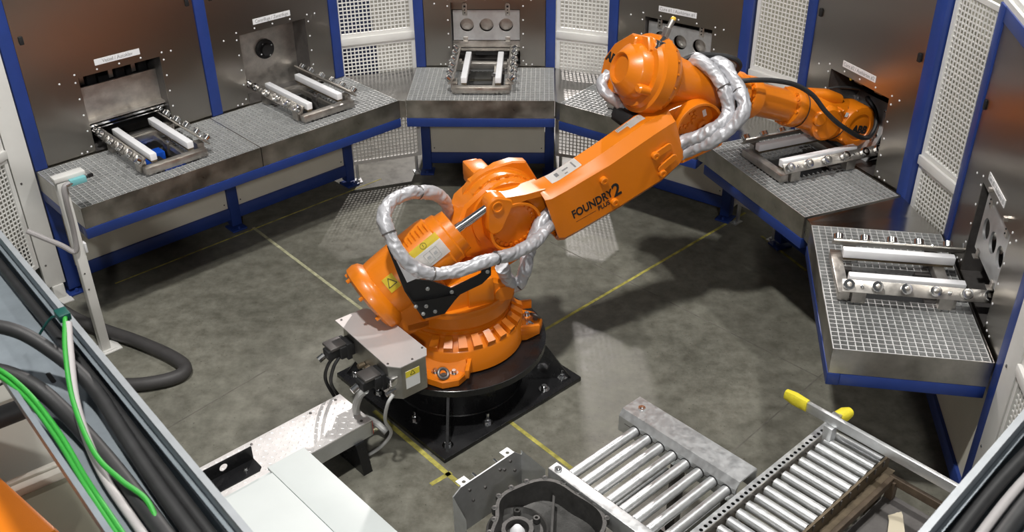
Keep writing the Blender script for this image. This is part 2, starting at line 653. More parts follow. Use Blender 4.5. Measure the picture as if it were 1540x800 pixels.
# 2: centrifuge
tL2, o = cabinet('station_cabinet', 'L', 1.42, 2.535, (1.655, 2.235, 1.0, 1.55), 'stainless cabinet with Centrifuge / Zentrifuge sign and black round flange in its recess', left_post=False, sign='Centrifuge / Zentrifuge', sign_s=1.945)
a, b, zb, zt = o
MB().bx(a, b, .20, .215, zb, zt).build('recess_plate', 'bare_steel', tL2, smooth=0)
hat = MB().add([(a, .2, 1.49), (b, .2, 1.49), (a, .01, 1.549), (b, .01, 1.549)], [(0, 1, 3, 2)]).build('recess_slope', 'bare_steel', tL2, smooth=0)
cx, cz = a + .30, 1.325
fd = MB().lathe([(0, .078), (.02, .078), (.026, .07)], (cx, .2, cz), (0, -1, 0), 28).lathe([(.02, .05), (.05, .045)], (cx, .2, cz), (0, -1, 0), 20).build('flange', 'black_matte', tL2)
for k in range(4):
    an = k * PI / 2 + .5
    MB().lathe([(0, .007), (.012, .007)], (cx + .056 * math.cos(an), .176, cz + .056 * math.sin(an)), (0, -1, 0), 8).build('flange_bolt', 'chrome', fd)

def three_hole_door(t, a, b, y, z0, z1, tilt=0.):
    wd = b - a
    M = basis((1, 0, 0), (0, math.sin(tilt), math.cos(tilt)), (a, y, z0))
    h = z1 - z0
    cw = wd / 3.4
    xs = [wd * .5 - cw, wd * .5, wd * .5 + cw]
    cells = [(0, xs[0] - cw / 2, 0, 0, 0)] + [(x - cw / 2, x + cw / 2, x, h * .5, .058) for x in xs] + [(xs[2] + cw / 2, wd, 0, 0, 0)]
    door = MB().holes_plate(cells, h, .014, M, 32).build('hatch_door', 'galvanized', t)
    for x in xs:
        MB().lathe([(-.03, .056), (-.028, .01)], M @ Vector((x, h * .5, 0)), M.to_3x3() @ Vector((0, 0, 1)), 24).build('door_window', 'bare_steel', door)
    for x in (wd * .18, wd * .82):
        hg = MB(M).bx(x - .02, x + .02, h - .04, h + .05, .014, .024, .002).bx(x - .012, x + .012, h + .05, h + .07, -.01, .05).build('hinge', 'bare_steel', door)
        MB(M).lathe([(0, .006), (.004, .005)], (x, h + .005, .024), (0, 0, 1), 8).lathe([(0, .006), (.004, .005)], (x, h - .02, .024), (0, 0, 1), 8).bx(x - .009, x + .009, h + .025, h + .042, .0241, .0245).build('hinge_screw', 'black_matte', hg)
        MB(M).bx(x - .02, x + .02, -.012, .03, .014, .024, .002).bx(x - .025, x + .025, -.014, -.008, .014, .04).build('latch', 'bare_steel', door)
    return door

# 3: the middle station
tC, o = cabinet('station_cabinet', 'C', 0, 1.165, (.305, .873, 1.0, 1.545), 'middle stainless cabinet straight behind the robot with three-hole hatch door', sign=None)
a, b, zb, zt = o
three_hole_door(tC, a + .01, b - .005, .10, 1.20, 1.455)
MB().bx(a, b, .09, .10, 1.46, 1.54).build('header_plate', 'stainless', tC, smooth=0)
MB().bx(a, b, .10, .115, 1.13, 1.19).build('hatch_rail', 'bare_steel', tC, smooth=0)
MB().bx(a + .07, b, .06, .075, 1.115, 1.13).build('hatch_rail', 'bare_steel', tC, smooth=0)
MB().bx(a, b, .29, .30, zb, zt).build('chamber_wall', 'dark_steel', tC, smooth=0)
MB().bx(a + .19, a + .36, .07, .09, 1.075, 1.10).build('chamber_block', 'black_matte', tC, smooth=0)

# 4: cure 1
tC1, o = cabinet('station_cabinet', 'C1', -.04, 1.17, (.285, .865, 1.0, 1.54), 'stainless cabinet behind robot elbow with Cure #1 / Aushärten #1 sign', sign='Cure #1 / Aushärten #1', sign_s=.562)
a, b, zb, zt = o
three_hole_door(tC1, a + .01, b - .005, .06, 1.25, 1.495)
MB().bx(a, b, .29, .30, zb, zt).build('chamber_wall', 'dark_steel', tC1, smooth=0)
MB().bx(a, b, .05, .06, 1.0, 1.24).build('hatch_skirt', 'bare_steel', tC1, smooth=0)

# 5: cure 2, the one the robot reaches into
tD, o = cabinet('station_cabinet', 'D', -.05, 1.165, (.27, .85, 1.0, 1.55), 'stainless cabinet with Cure #2 / Aushärten #2 sign that the robot wrist reaches into', sign='Cure #2 / Aushärten #2', sign_s=.542, pw=.085)
a, b, zb, zt = o
MB().bx(a, b, .60, .61, zb, zt).bx(a - .006, a, .3, .6, zb, zt).bx(b, b + .006, .3, .6, zb, zt).bx(a, b, .3, .6, zt, zt + .006).bx(a, b, .3, .6, zb - .006, zb).build('chamber_wall', 'black_matte', tD, smooth=0)
for x in (a + .17, a + .37):
    MB().bx(x, x + .08, .06, .10, 1.505, 1.535, .006).build('chamber_lamp', 'brass_brown', tD)
MB().lathe([(0, .012), (.012, .012), (.02, .005)], (a + .19, .02, 1.55), (0, -.4, -1), 10).build('sensor', 'yellow', tD)

# 6: the nearest one on the right
tE, o = cabinet('station_cabinet', 'E', -.01, 1.37, (.40, .97, 1.0, 1.55), 'nearest stainless cabinet at the right edge with three-hole hatch seen edge-on', sign='Cure #3 / Aushärten #3', sign_s=.63, pw=.095)
a, b, zb, zt = o
three_hole_door(tE, a + .08, b - .003, .03, 1.20, 1.53)
MB().bx(a, b, .29, .30, zb, zt).build('chamber_wall', 'black_matte', tE, smooth=0)
MB().bx(-.03, .3, .02, .10, CAB_H + .03, CAB_H + .06, .005).build('roof_rail', 'white_paint', tE)

# ---- grating tables
def table(station, s0, s1, cut, label, blue_front=True, group='grating tables in front of the cabinets'):
    M, W, dep = ST[station]
    t = thing('grating_table', label, 'table', M @ T(s0, 0, 0), group)
    w_ = s1 - s0
    fr = -dep
    MB().bx(0, w_, fr, fr + .003, .852, 1.0).bx(0, .003, fr, -.015, .852, 1.0).bx(w_ - .003, w_, fr, -.015, .852, 1.0).bx(0, w_, -.018, -.015, .9, 1.0).build('tray', 'tray_steel', t, smooth=0)
    MB().bx(.003, w_ - .003, fr + .003, -.018, .874, .877).build('tray_floor', 'tray_dark', t, smooth=0)
    MB().bx(-.004, w_ + .004, fr - .004, fr + .06, .778, .85, .004).bx(0, .06, fr + .06, -.02, .778, .85, .004).bx(w_ - .06, w_, fr + .06, -.02, .778, .85, .004).build('front_rail', 'blue', t)
    g = MB()
    p_ = .0375
    c0, c1, d0, d1 = cut
    c0 -= s0
    c1 -= s0
    bw = .0048
    zt_, zb_ = 1.0, .978
    ya, yb = fr + .006, -.03
    n = int(round((w_ - .012) / p_))
    for k in range(n + 1):
        x = .006 + (w_ - .012) * k / n
        if c0 < x < c1:
            if d0 - ya > .02: g.bx(x - bw / 2, x + bw / 2, ya, d0, zb_, zt_)
            if yb - d1 > .02: g.bx(x - bw / 2, x + bw / 2, d1, yb, zb_, zt_)
        else:
            g.bx(x - bw / 2, x + bw / 2, ya, yb, zb_, zt_)
    n = int(round((yb - ya) / p_))
    for k in range(n + 1):
        y = ya + (yb - ya) * k / n
        z2 = zt_ - .001
        if d0 < y < d1:
            g.bx(.005, c0, y - bw / 2, y + bw / 2, zb_ + .006, z2)
            g.bx(c1, w_ - .005, y - bw / 2, y + bw / 2, zb_ + .006, z2)
        else:
            g.bx(.005, w_ - .005, y - bw / 2, y + bw / 2, zb_ + .006, z2)
    g.build('grating', 'grating_zinc', t, smooth=0, kind='stuff')
    MB().bx(c0 + .02, c1 - .02, d0 + .02, d1 - .02, .877, .879).build('pit_floor', 'black_matte', t, smooth=0)
    return t

def cutout(c):
    return (c - .15, c + .17, -.62, -.07)
FX = dict(L1=('L', .735), L2=('L', 1.975), C=('C', .578), C1=('C1', .575), D=('D', .475), E=('E', .605))
table('L', 0, 1.298, cutout(.735), 'large grating table at far left below the Vessel / Autoklav sign')
table('L', 1.302, 2.53, cutout(1.975), 'grating table left of centre below the Centrifuge / Zentrifuge sign')
table('C', 0, 1.158, cutout(.578), 'middle grating table straight behind the robot')
table('C1', 0, 1.19, cutout(.575), 'grating table half hidden behind the orange robot elbow')
table('D', 0, 1.13, cutout(.475), 'grating table under the robot wrist')
table('E', 0, 1.27, (.455, .775, -.70, -.15), 'nearest grating table at the right edge')

# ---- roller fixtures
def make_fixture():
    t = thing('roller_fixture', '', 'fixture')
    for s in (-1, 1):
        # foot beams
        for y in (-.55, -.13):
            MB().bx(s * .16 - .03, s * .16 + .03, y - .035, y + .035, .88, .995).bx(s * .16 - .045, s * .16 + .045, y - .04, y + .04, .985, .998).build('support_foot', 'dark_steel', t, smooth=0)
        b = MB().bx(s * .135 - .024, s * .135 + .024, -.575, .02, 1.075, 1.125, .006).build('white_rail', 'white_plastic', t)
        MB().bx(s * .135 - .02, s * .135 + .02, -.57, .015, 1.062, 1.075).build('rail_shim', 'brass_brown', b, smooth=0)
        # roller bar, its face leaning outwards
        Mt = T(s * .232, 0, 1.108) @ Matrix.Rotation(s * R(48), 4, 'Y')
        bar = MB(Mt).bx(-.034, .034, -.62, .17, -.006, .006, .002).build('roller_bar', 'bare_steel', t)
        for k, y in enumerate((-.59, -.445, -.30, -.155, .0, .11)):
            ro = MB(Mt).lathe([(.010, .010), (.012, .026), (.015, .029), (.043, .029), (.046, .026), (.047, .016)], (0, y, 0), (0, 0, 1), 18).build('roller', 'chrome', t)
            MB(Mt).lathe([(.045, .015), (.051, .013), (.054, .006)], (0, y, 0), (0, 0, 1), 10).build('roller_screw', 'bare_steel', ro)
        for y in (-.52, -.08):
            MB(Mt).lathe([(0, .009), (.012, .009), (.014, .005)], (0, y, .006), (0, 0, 1), 10).build('bar_screw', 'chrome', bar)
        for y in (-.525, -.085):
            MB().bx(s * .215 - .025, s * .215 + .025, y - .035, y + .035, 1.01, 1.085).build('bar_bracket', 'bare_steel', t, smooth=0)
    for y in (-.60, -.06):
        MB().bx(-.225, .225, y - .03, y + .03, 1.01, 1.06, .003).build('cross_beam', 'bare_steel', t)
    MB().bx(.085, .105, -.57, -.09, 1.0, 1.035).build('guide_rail', 'bare_steel', t, smooth=0)
    lk = MB().bx(.07, .12, -.33, -.27, 1.0, 1.045, .003).build('clamp_block', 'dark_steel', t)
    MB().lathe([(0, .014), (.012, .014)], (.095, -.30, 1.045), (0, 0, 1), 8).build('clamp_screw', 'chrome', lk)
    return t
proto = make_fixture()
for k, (key, lab) in enumerate([
        ('L1', 'steel roller fixture with two white rails in front of the Vessel / Autoklav hatch'),
        ('L2', 'steel roller fixture with two white rails in front of the black round flange'),
        ('C', 'steel roller fixture with two white rails on the middle grating table'),
        ('C1', 'roller fixture almost hidden behind the orange robot elbow'),
        ('D', 'steel roller fixture below the orange robot wrist'),
        ('E', 'nearest steel roller fixture with white rails on the rightmost grating table')]):
    t = proto if k == 0 else copy_tree(proto)
    st, s = FX[key]
    t.matrix_world = ST[st][0] @ T(s, -.085 if key == 'E' else 0, 0)
    t['label'] = lab
    t['group'] = 'roller fixtures on the grating tables'
bt = thing('blue_support', 'bright blue support block in the pit under the leftmost roller fixture', 'support', ST['L'][0] @ T(.735, 0, 0))
MB().bx(-.05, .10, -.56, -.50, .88, .955, .004).build('block', 'bright_blue', bt)
MB().bx(-.05, .1, -.2, -.1, .88, .94, .004).build('block', 'bright_blue', bt)
MB().bx(.0, .05, -.5, -.2, .88, .92).build('bridge', 'black_matte', bt, smooth=0)

# ---- stainless corner plates between the tables
def wp(st, s, y, z):
    return ST[st][0] @ Vector((s, y, z))
for (A, sa, B, lab) in (('L', 2.53, 'C', 'triangular stainless corner plate between the left and middle grating tables'),
                        ('C', 1.158, 'C1', 'triangular stainless corner plate just left of the robot elbow'),
                        ('C1', 1.19, 'D', 'triangular stainless corner plate behind the silver hoses'),
                        ('D', 1.13, 'E', 'shiny stainless corner plate between the two right grating tables')):
    da, db = ST[A][2], ST[B][2]
    z = .992
    q = [wp(A, sa + .004, -da + .01, z), wp(B, -.004, -db + .01, z), wp(B, -.004, -.01, z), wp(A, sa + .004, -.01, z)]
    m1 = (q[2] + q[3]) / 2 + Vector((0, 0, .0))
    fz = (q[0] + q[1]) / 2
    t = thing('corner_plate', lab, 'plate', T(*((q[2] + q[3]) / 2 - Vector((0, 0, z)))), 'corner plates between the tables')
    inv = t.matrix_world.inverted()
    dn = Vector((0, 0, -.008))
    q = [inv @ v for v in q]
    fz = inv @ fz
    m1 = inv @ m1
    for nm, tri in (('plate_half', [q[0], fz, m1 + dn, q[3]]), ('plate_half', [fz, q[1], q[2], m1 + dn])):
        MB().loft([[v for v in tri], [v - Vector((0, 0, .003)) for v in tri]]).build(nm, 'filler_steel', t, smooth=0)
    MB().loft([[q[0], q[1], q[1] - Vector((0, 0, .14)), q[0] - Vector((0, 0, .14))], [v + (m1 - fz).normalized() * .003 for v in (q[0], q[1], q[1] - Vector((0, 0, .14)), q[0] - Vector((0, 0, .14)))]]).build('plate_skirt', 'tray_steel', t, smooth=0)

# ---- white mesh fence
def fence(P, Q, label, z0=.16, z1=2.35, rail=1.27, pitch=.031, wire=.0085, post=False, lower=True):
    P, Q = Vector((*P, 0)), Vector((*Q, 0))
    d = (Q - P)
    ln = d.length
    t = thing('mesh_fence', label, 'fence', basis(d, (-d.y, d.x, 0), P), 'white mesh fence panels')
    fw = .03
    for (za, zb) in ((z0, rail - .03), (rail + .03, z1)):
        MB().bx(0, fw, -.012, .012, za, zb).bx(ln - fw, ln, -.012, .012, za, zb).bx(fw, ln - fw, -.012, .012, za, za + fw).bx(fw, ln - fw, -.012, .012, zb - fw, zb).build('panel_frame', 'mesh_white', t, smooth=0)
        g = MB()
        n = int((ln - 2 * fw) / pitch)
        for k in range(1, n):
            x = fw + (ln - 2 * fw) * k / n
            g.bx(x - wire / 2, x + wire / 2, -.004, .001, za + fw, zb - fw)
        n = int((zb - za - 2 * fw) / pitch)
        for k in range(1, n):
            z = za + fw + (zb - za - 2 * fw) * k / n
            g.bx(fw, ln - fw, -.001, .004, z - wire / 2, z + wire / 2)
        g.build('wire_mesh', 'mesh_white', t, smooth=0, kind='stuff')
    MB().bx(0, ln, -.03, .02, rail - .03, rail + .03, .004).build('middle_rail', 'white_paint', t)
    for x in (.05, ln - .05):
        MB().bx(x - .012, x + .012, -.012, .012, 0, z0, .002).bx(x - .03, x + .03, -.06, .03, 0, .008).lathe([(0, .012), (.02, .012)], (x, -.04, .008), (0, 0, 1), 6).build('foot', 'galvanized', t)
    return t
def xy(st, s, y):
    v = wp(st, s, y, 0)
    return (v.x, v.y)
fence(xy('L', 2.545, .045), xy('C', -.012, .045), 'white mesh fence between the centrifuge cabinet and the middle cabinet')
fence(xy('C', 1.178, .045), xy('C1', -.052, .045), 'white mesh fence between the middle cabinet and robot elbow')
fence(xy('C1', 1.185, .045), xy('D', -.062, .045), 'white mesh fence above the robot forearm')
fence(xy('D', 1.178, .045), xy('E', -.022, .045), 'white mesh fence between the two rightmost cabinets')
# white end post and fence at the left, the same at the right
wpst = thing('fence_post', 'broad white sheet post beside the blue post of the far left cabinet', 'post', ST['L'][0] @ T(-.012, 0, 0))
MB().bx(-.135, 0, -.02, .02, .12, 2.6, .003).build('post_body', 'white_paint', wpst)
MB().bx(-.10, -.02, -.03, .03, .01, .12, .003).bx(-.16, .0, -.11, .06, 0, .012, .003).build('post_foot', 'white_paint', wpst)
for z in (.3, .95, 1.5):
    MB().lathe([(0, .008), (.004, .006)], (-.1, -.02, z), (0, -1, 0), 8).build('post_screw', 'dark_steel', wpst)
fence(xy('L', -.95, -.45), xy('L', -.16, .0), 'white mesh fence at the far left edge of the picture', z0=.3, rail=1.18)
wpr = thing('fence_post', 'white sheet post right of the nearest right cabinet', 'post', ST['E'][0] @ T(1.385, 0, 0))
MB().bx(0, .16, -.02, .02, .10, 2.6, .003).build('post_body', 'white_paint', wpr)
MB().bx(.02, .12, -.03, .03, .01, .10, .003).bx(0, .16, -.08, .06, 0, .012, .003).build('post_foot', 'white_paint', wpr)
for z in (.6, 1.1):
    MB().lathe([(0, .010), (.004, .008)], (.04, -.02, z), (0, -1, 0), 8).build('post_screw', 'chrome', wpr)
fence(xy('E', 1.55, 0), xy('E', 2.3, 0), 'white mesh fence at the right edge above the right cable tray', z0=.3, rail=1.18)

# dark shape behind the mesh
bg = thing('covered_equipment', 'dark navy object behind the mesh fence left of the middle cabinet', 'equipment', T(-1.62, 9.9, 0) @ Rz(20))
MB().bx(-.22, .22, -.2, .2, .12, .62, .04).loft([[(-.22, -.2, .62), (.2, -.2, .62), (.2, .2, .62), (-.22, .2, .62)], [(-.16, -.16, .95), (.2, -.16, .95), (.2, .16, .95), (-.16, .16, .95)], [(-.06, -.1, 1.3), (.14, -.1, 1.3), (.14, .1, 1.3), (-.06, .1, 1.3)]]).build('cover', 'navy', bg)
for x in (-.17, .17):
    for y in (-.15, .15):
        MB().cyl((x - .015, y, .05), (x + .015, y, .05), .05, 12).bx(x - .02, x + .02, y - .02, y + .02, .05, .13).build('caster', 'black_matte', bg)
MB().bx(-.08, -.02, -.13, -.1, 1.3, 1.36).build('label_card', 'white_plastic', bg)
MB().bx(-.08, -.04, -.1, -.05, 1.36, 1.7).build('handle', 'red', bg)

# ------------------------------------------------------------------ black pedestal under the robot
P0 = Vector((-.352, 5.08, 0))
ped = thing('robot_pedestal', 'black steel pedestal with square base plate and round top under the orange robot', 'pedestal', T(*P0) @ Rz(42))
MB().bx(-.56, .56, -.55, .55, 0, .03, .003).build('base_plate', 'black_paint', ped)
MB().lathe([(.03, .40), (.30, .40)], (0, 0, 0), (0, 0, 1), 48, cap=False).torus((0, 0, .033), (0, 0, 1), .404, .008, 48, 6).build('drum', 'black_paint', ped)
MB().lathe([(.30, .555), (.302, .558), (.343, .558), (.345, .555)], (0, 0, 0), (0, 0, 1), 64).build('top_disc', 'black_paint', ped, smooth=30)
for k in range(4):
    M = Rz(45 + 90 * k)
    MB(M).loft([[(.38, -.008, .03), (.72, -.008, .03), (.54, -.008, .30), (.38, -.008, .30)], [(.38, .008, .03), (.72, .008, .03), (.54, .008, .30), (.38, .008, .30)]]).build('gusset', 'black_paint', ped, smooth=0)
def bolt(o, r, h, parent, name='anchor_bolt', stud=0., m='chrome', M=None):
    o = Vector(o)
    b = MB(M).lathe([(0, r * 1.7), (.006, r * 1.7)], o, (0, 0, 1), 16).lathe([(.006, r), (h, r), (h + .003, r * .8)], o, (0, 0, 1), 12 if not stud else 6)
    if stud:
        b.cyl(o + Vector((0, 0, h)), o + Vector((0, 0, h + stud)), r * .55, 10)
    b.build(name, m, parent)
for (x, y, s) in ((-.47, -.47, 0), (-.47, -.16, .04), (-.17, -.48, .05), (.30, -.48, 0), (.47, -.47, .03), (-.48, .45, 0), (-.48, .2, .03), (.48, .1, 0)):
    bolt((x, y, .03), .02, .03, ped, stud=s)

# ------------------------------------------------------------------ the orange robot
HEAD = 24
rob = thing('industrial_robot', 'large orange six-axis foundry robot in the middle reaching into a cabinet', 'robot', T(P0.x, P0.y, .345))
ZB = T(0, 0, -.345)
MA = ZB @ Rz(HEAD)                       # arm frame: x forward, -y towards the camera side, z above the floor
MF = ZB @ Rz(-48)                        # base frame
base = MB(MF)
base.lathe([(.347, .40), (.36, .415), (.50, .41), (.515, .40), (.56, .335), (.575, .33)], (0, 0, 0), (0, 0, 1), 56)
base = base.build('base', 'orange', rob)
for k in range(4):
    an = (57, -48, 132, -132)[k]
    M = MF @ Rz(an)
    MB(M).prism([(.28, -.14), (.42, -.14), (.51, -.09), (.545, 0), (.51, .09), (.42, .14), (.28, .14)], T(0, 0, .347), .055, .008).loft([[(.30, -.13, .40), (.44, -.13, .40), (.44, .13, .40), (.30, .13, .40)], [(.30, -.11, .54), (.34, -.10, .54), (.34, .10, .54), (.30, .11, .54)]]).bx(.36, .50, -.15, -.125, .40, .46, .006).bx(.36, .50, .125, .15, .40, .46, .006).build('foot_pad', 'orange', base)
    for (x, y) in ((.455, -.055), (.455, .055)):
        bolt((x, y, .402), .015, .02, base, 'foot_bolt', M=M)
    MB(M).torus((.50, 0, .43), (.5, .5, .8), .03, .010, 18, 8).cyl((.50, 0, .40), (.50, 0, .425), .016, 10).build('eye_bolt', 'dark_steel', base)
for k in range(10):
    an = -58 + 12.5 * k
    MB(MF @ Rz(an)).loft([[(.345, -.024, .555), (.405, -.028, .515), (.405, .028, .515), (.345, .024, .555)], [(.345, -.022, .585), (.412, -.026, .545), (.412, .026, .545), (.345, .022, .585)]]).build('rib_block', 'orange', base, smooth=0)
# turret
J2 = Vector((.355, 0, 1.105))
J3 = Vector((1.565, 0, 1.515))
tur = MB(MA)
tur.lathe([(.57, .325), (.60, .325), (.605, .315), (.625, .315), (.63, .345), (.70, .345), (.715, .33), (.73, .33)], (0, 0, 0), (0, 0, 1), 56)
prof = [(-.30, .70), (.30, .70), (.50, .78), (.60, .92), (.62, 1.10), (.56, 1.26), (.44, 1.33), (.26, 1.33), (.10, 1.22), (.02, 1.02), (-.12, .88), (-.28, .82)]
XZ = basis((1, 0, 0), (0, 0, 1), (0, 0, 0))            # local z = -y (towards camera)
tur.prism(prof, XZ @ T(0, 0, -.02 - .20), .20, .02)
tur.prism([(-.30, .70), (.28, .70), (.30, .78), (.12, .88), (-.05, .90), (-.20, .86), (-.30, .78)], XZ @ T(0, 0, -.25), .52, .02)
turret = tur.build('turret', 'orange', rob)
gb = MB(MA).lathe([(-.26, .16), (-.22, .22), (-.19, .255), (-.13, .265), (-.125, .25), (-.06, .25), (-.055, .232), (-.045, .225), (.0, .22)], J2, (0, -1, 0), 48)
gb.prism([(-.25, .0), (-.17, .20), (.0, .275), (.10, .285), (.19, .265), (.27, .12), (.28, -.1), (-.25, -.14)], XZ @ T(J2.x, J2.z, -.0 + .11 - .0 - .31), .07, .01)
gb = gb.build('shoulder_gearbox', 'orange', turret)
for k in range(26):
    an = 2 * PI * k / 26
    c = J2 + Vector((.240 * math.cos(an), .062, .240 * math.sin(an)))
    MB(MA).lathe([(0, .013), (.012, .013), (.013, .008)], c, (0, -1, 0), 8).build('gearbox_bolt', 'orange', gb)
mt = MB(MA).bx(.25, .38, .27, .44, 1.17, 1.30, .018).bx(.265, .365, .44, .48, 1.185, 1.285, .012).bx(.255, .375, .22, .29, 1.175, 1.295, .012).lathe([(0, .085), (.08, .085)], (.315, .26, 1.235), (0, -1, 0), 24)
mt.build('shoulder_motor', 'orange', turret)
MB(MA).bx(-.02, .14, -.29, -.27, .72, .90, .01).lathe([(0, .05), (.03, .05)], (.2, -.25, .76), (0, -1, 0), 16).build('turret_cover', 'orange', turret)

# lower arm: hollow box between two round joints
Av = (J3 - J2).normalized()
Nv = Vector((-Av.z, 0, Av.x))
LA = (J3 - J2).length
MT = basis(Av, Nv, J2)                   # local x along arm, y up across it, z towards the camera
ML = MA @ MT
def asec(t, top, rid, bot, o0, o1, cb=.05):
    return [(t, bot, o0 + .02), (t, bot + .02, o0), (t, top - .02, o0), (t, top, o0 + .02), (t, top, o1 - .06), (t, rid, o1), (t, bot + cb, o1), (t, bot, o1 - cb)]
secs = [(.205, .15, .10, -.24, .0, .185), (.24, .143, .097, -.25, .0, .20), (.34, .135, .095, -.252, .0, .20), (.65, .165, .105, -.245, .0, .20), (.95, .205, .14, -.225, .0, .20), (1.08, .195, .14, -.20, .0, .185), (1.13, .185, .13, -.18, .0, .17)]
outer = [asec(*s) for s in secs]
inner = [asec(s[0], s[1] - .018, s[2] - .012, s[3] + .018, s[4] + .014, s[5] - .014) for s in secs]
ar = MB(ML)
n8 = 8
ring = outer + inner[::-1] + [outer[0]]
ar.loft(ring, cap=False)
arm = ar.build('lower_arm', 'orange', rob, smooth=38)
# joint plates
pa = circ(0, -.02, .168, 48) + [(.26, .13), (.26, -.235)]
j = MB(ML).prism(hull(pa), T(0, 0, .0), .07, .01)
j.lathe([(.065, .168), (.125, .168), (.128, .165), (.128, .152), (.125, .15), (.068, .148)], (0, -.02, 0), (0, 0, 1), 56, cap=False)
j.prism(hull(circ(-.06, .185, .06, 24) + circ(-.115, .06, .05, 16) + circ(.0, .16, .04, 16)), T(0, 0, .03), .10, .012)
j.loft([[(x, y0, z) for (y0, z) in ((yt, 0), (yt, dz), (yb, dz), (yb, 0))] for x, yt, yb, dz in ((-.06, .235, .17, .12), (.02, .20, .135, .12), (.12, .165, .125, .13), (.24, .143, .10, .15))])
j.lathe([(.135, .036), (.142, .034), (.142, .026), (.136, .024)], (-.06, .185, 0), (0, 0, 1), 20)
pl = j.build('shoulder_joint', 'orange', arm)
for k in range(20):
    an = PI * .62 + 2 * PI * .78 * k / 19
    MB(ML).lathe([(0, .012), (.011, .012), (.012, .007)], (.132 * math.cos(an), -.02 + .132 * math.sin(an), .07), (0, 0, 1), 8).build('joint_bolt', 'orange', pl)
j = MB(ML).prism(hull([(x + LA, y) for x, y in circ(0, -.02, .165, 40)] + [(1.0, .18), (1.0, -.17)]), T(0, 0, .0), .075, .012)
j.lathe([(.07, .168), (.15, .168), (.153, .165), (.153, .152), (.15, .15), (.074, .148)], (LA, -.02, 0), (0, 0, 1), 48, cap=False)
j.prism([(1.1, -.17), (LA + .12, -.20), (LA + .17, -.15), (1.14, -.13)], T(0, 0, .02), .15, .01)
pl = j.build('elbow_joint', 'orange', arm)
for k in range(18):
    an = 2 * PI * k / 18
    rr = .075 + .03 * (k % 2)
    MB(ML).lathe([(0, .011), (.011, .011), (.012, .006)], (LA - .03 + rr * math.cos(an) * .65, .035 + rr * math.sin(an) * .5, .075), (0, 0, 1), 8).build('joint_bolt', 'orange', pl)
MB(ML).lathe([(0, .035), (.02, .035), (.024, .012), (.01, .012)], (LA + .06, -.055, .075), (0, 0, 1), 20).build('pin_cap', 'orange', pl)
MB(ML).bx(LA + .085, LA + .11, -.01, .035, .0752, .076).build('label_sticker', 'sticker', pl, smooth=0)
# bosses on the side
for (t, n, a, ln) in ((.575, .035, 30, .0), (.60, -.145, 20, .0), (.93, .01, 10, .10), (.945, -.13, 10, .10)):
    b = MB(ML)
    b.lathe([(0, .026), (.022, .024), (.026, .02), (.026, .01), (.02, .009)], (t, n, .2), (0, 0, 1), 16)
    if ln:
        b.prism(hull(circ(t, n + (.0 if n > 0 else .035), .021, 14) + circ(t + ln, n + (.01 if n > 0 else .06), .021, 14)), T(0, 0, .199), .014, .003)
    b.build('arm_boss', 'orange', arm)
tm = lambda t, n, o=.2012, a=0: ML @ T(t, n, o) @ Rz(a)
text('foundry_lettering', 'FOUNDRY', .078, 'print_black', arm, tm(.325, -.083, a=1), 'LEFT', sx=.76, bold=.0022)
text('plus_lettering', 'PLUS', .043, 'print_black', arm, tm(.49, -.133, a=1), 'LEFT', sx=.9, bold=.0012)
text('two_lettering', '2', .125, 'print_black', arm, tm(.637, -.078, a=1), 'CENTER', sx=.9, bold=.003)
MB(ML).bx(.335, .475, -.139, -.1365, .2, .2008).build('underline', 'print_black', arm, smooth=0)
# stickers on top
def on_top(t0, t1, o0, o1, name, m, lift=.0012):
    def nt(t):
        for i in range(len(secs) - 1):
            if secs[i][0] <= t <= secs[i + 1][0]:
                k = (t - secs[i][0]) / (secs[i + 1][0] - secs[i][0])
                return secs[i][1] + (secs[i + 1][1] - secs[i][1]) * k
        return secs[-1][1]
    rings = []
    for k in range(9):
        t = t0 + (t1 - t0) * k / 8
        rings.append([(t, nt(t) + lift, o0), (t, nt(t) + lift, o1)])
    return MB(ML).loft(rings, cap=False).build(name, m, arm)
stk = on_top(.295, .505, .022, .128, 'data_sticker', 'sticker')
for (t0, t1, o0, o1) in ((.335, .365, .05, .09), (.395, .435, .06, .075), (.395, .415, .10, .112), (.465, .475, .04, .11)):
    q = on_top(t0, t1, o0, o1, 'sticker_print', 'print_grey', .0018)
    q.parent = stk
stk = on_top(.80, .90, .03, .065, 'barcode_sticker', 'sticker')
stk = on_top(.87, .98, .03, .10, 'barcode_sticker', 'sticker', .0016)
for k in range(9):
    q = on_top(.805 + .009 * k, .808 + .009 * k, .034, .055, 'sticker_print', 'print_grey', .0022)
    q.parent = stk

# balancing cylinder behind the turret
B0 = Vector((-.52, -.09, .84))
B1 = Vector((-.02, -.09, 1.14))
pin = J2 + Av * (-.06) + Nv * .185 + Vector((0, -.08, 0))
bd = (B1 - B0).normalized()
bl = (B1 - B0).length
bc = MB(MA).lathe([(-.05, .13), (-.045, .19), (-.03, .215), (.01, .218), (.04, .205), (.06, .178), (.10, .182), (.20, .185), (bl - .14, .182), (bl - .10, .176), (bl - .09, .16), (bl - .04, .155), (bl - .03, .14), (bl + .02, .135), (bl + .025, .05)], B0, bd, 48)
cyl = bc.build('balancing_cylinder', 'orange', rob, smooth=32)
MB(MA).lathe([(0, .03), (.08, .03), (.081, .026), (.36, .026)], B1 - bd * .02, pin - B1 + bd * .02, 16).build('piston_rod', 'chrome', cyl)
for k in range(8):
    an = 2 * PI * k / 8
    Mx = T(*B0) @ frame_z(bd)
    MB(MA @ Mx).lathe([(-.062, .012), (-.03, .012)], (.19 * math.cos(an), .19 * math.sin(an), 0), (0, 0, 1), 8).build('cap_bolt', 'orange', cyl)
fr_ = T(*B0) @ frame_z(bd)
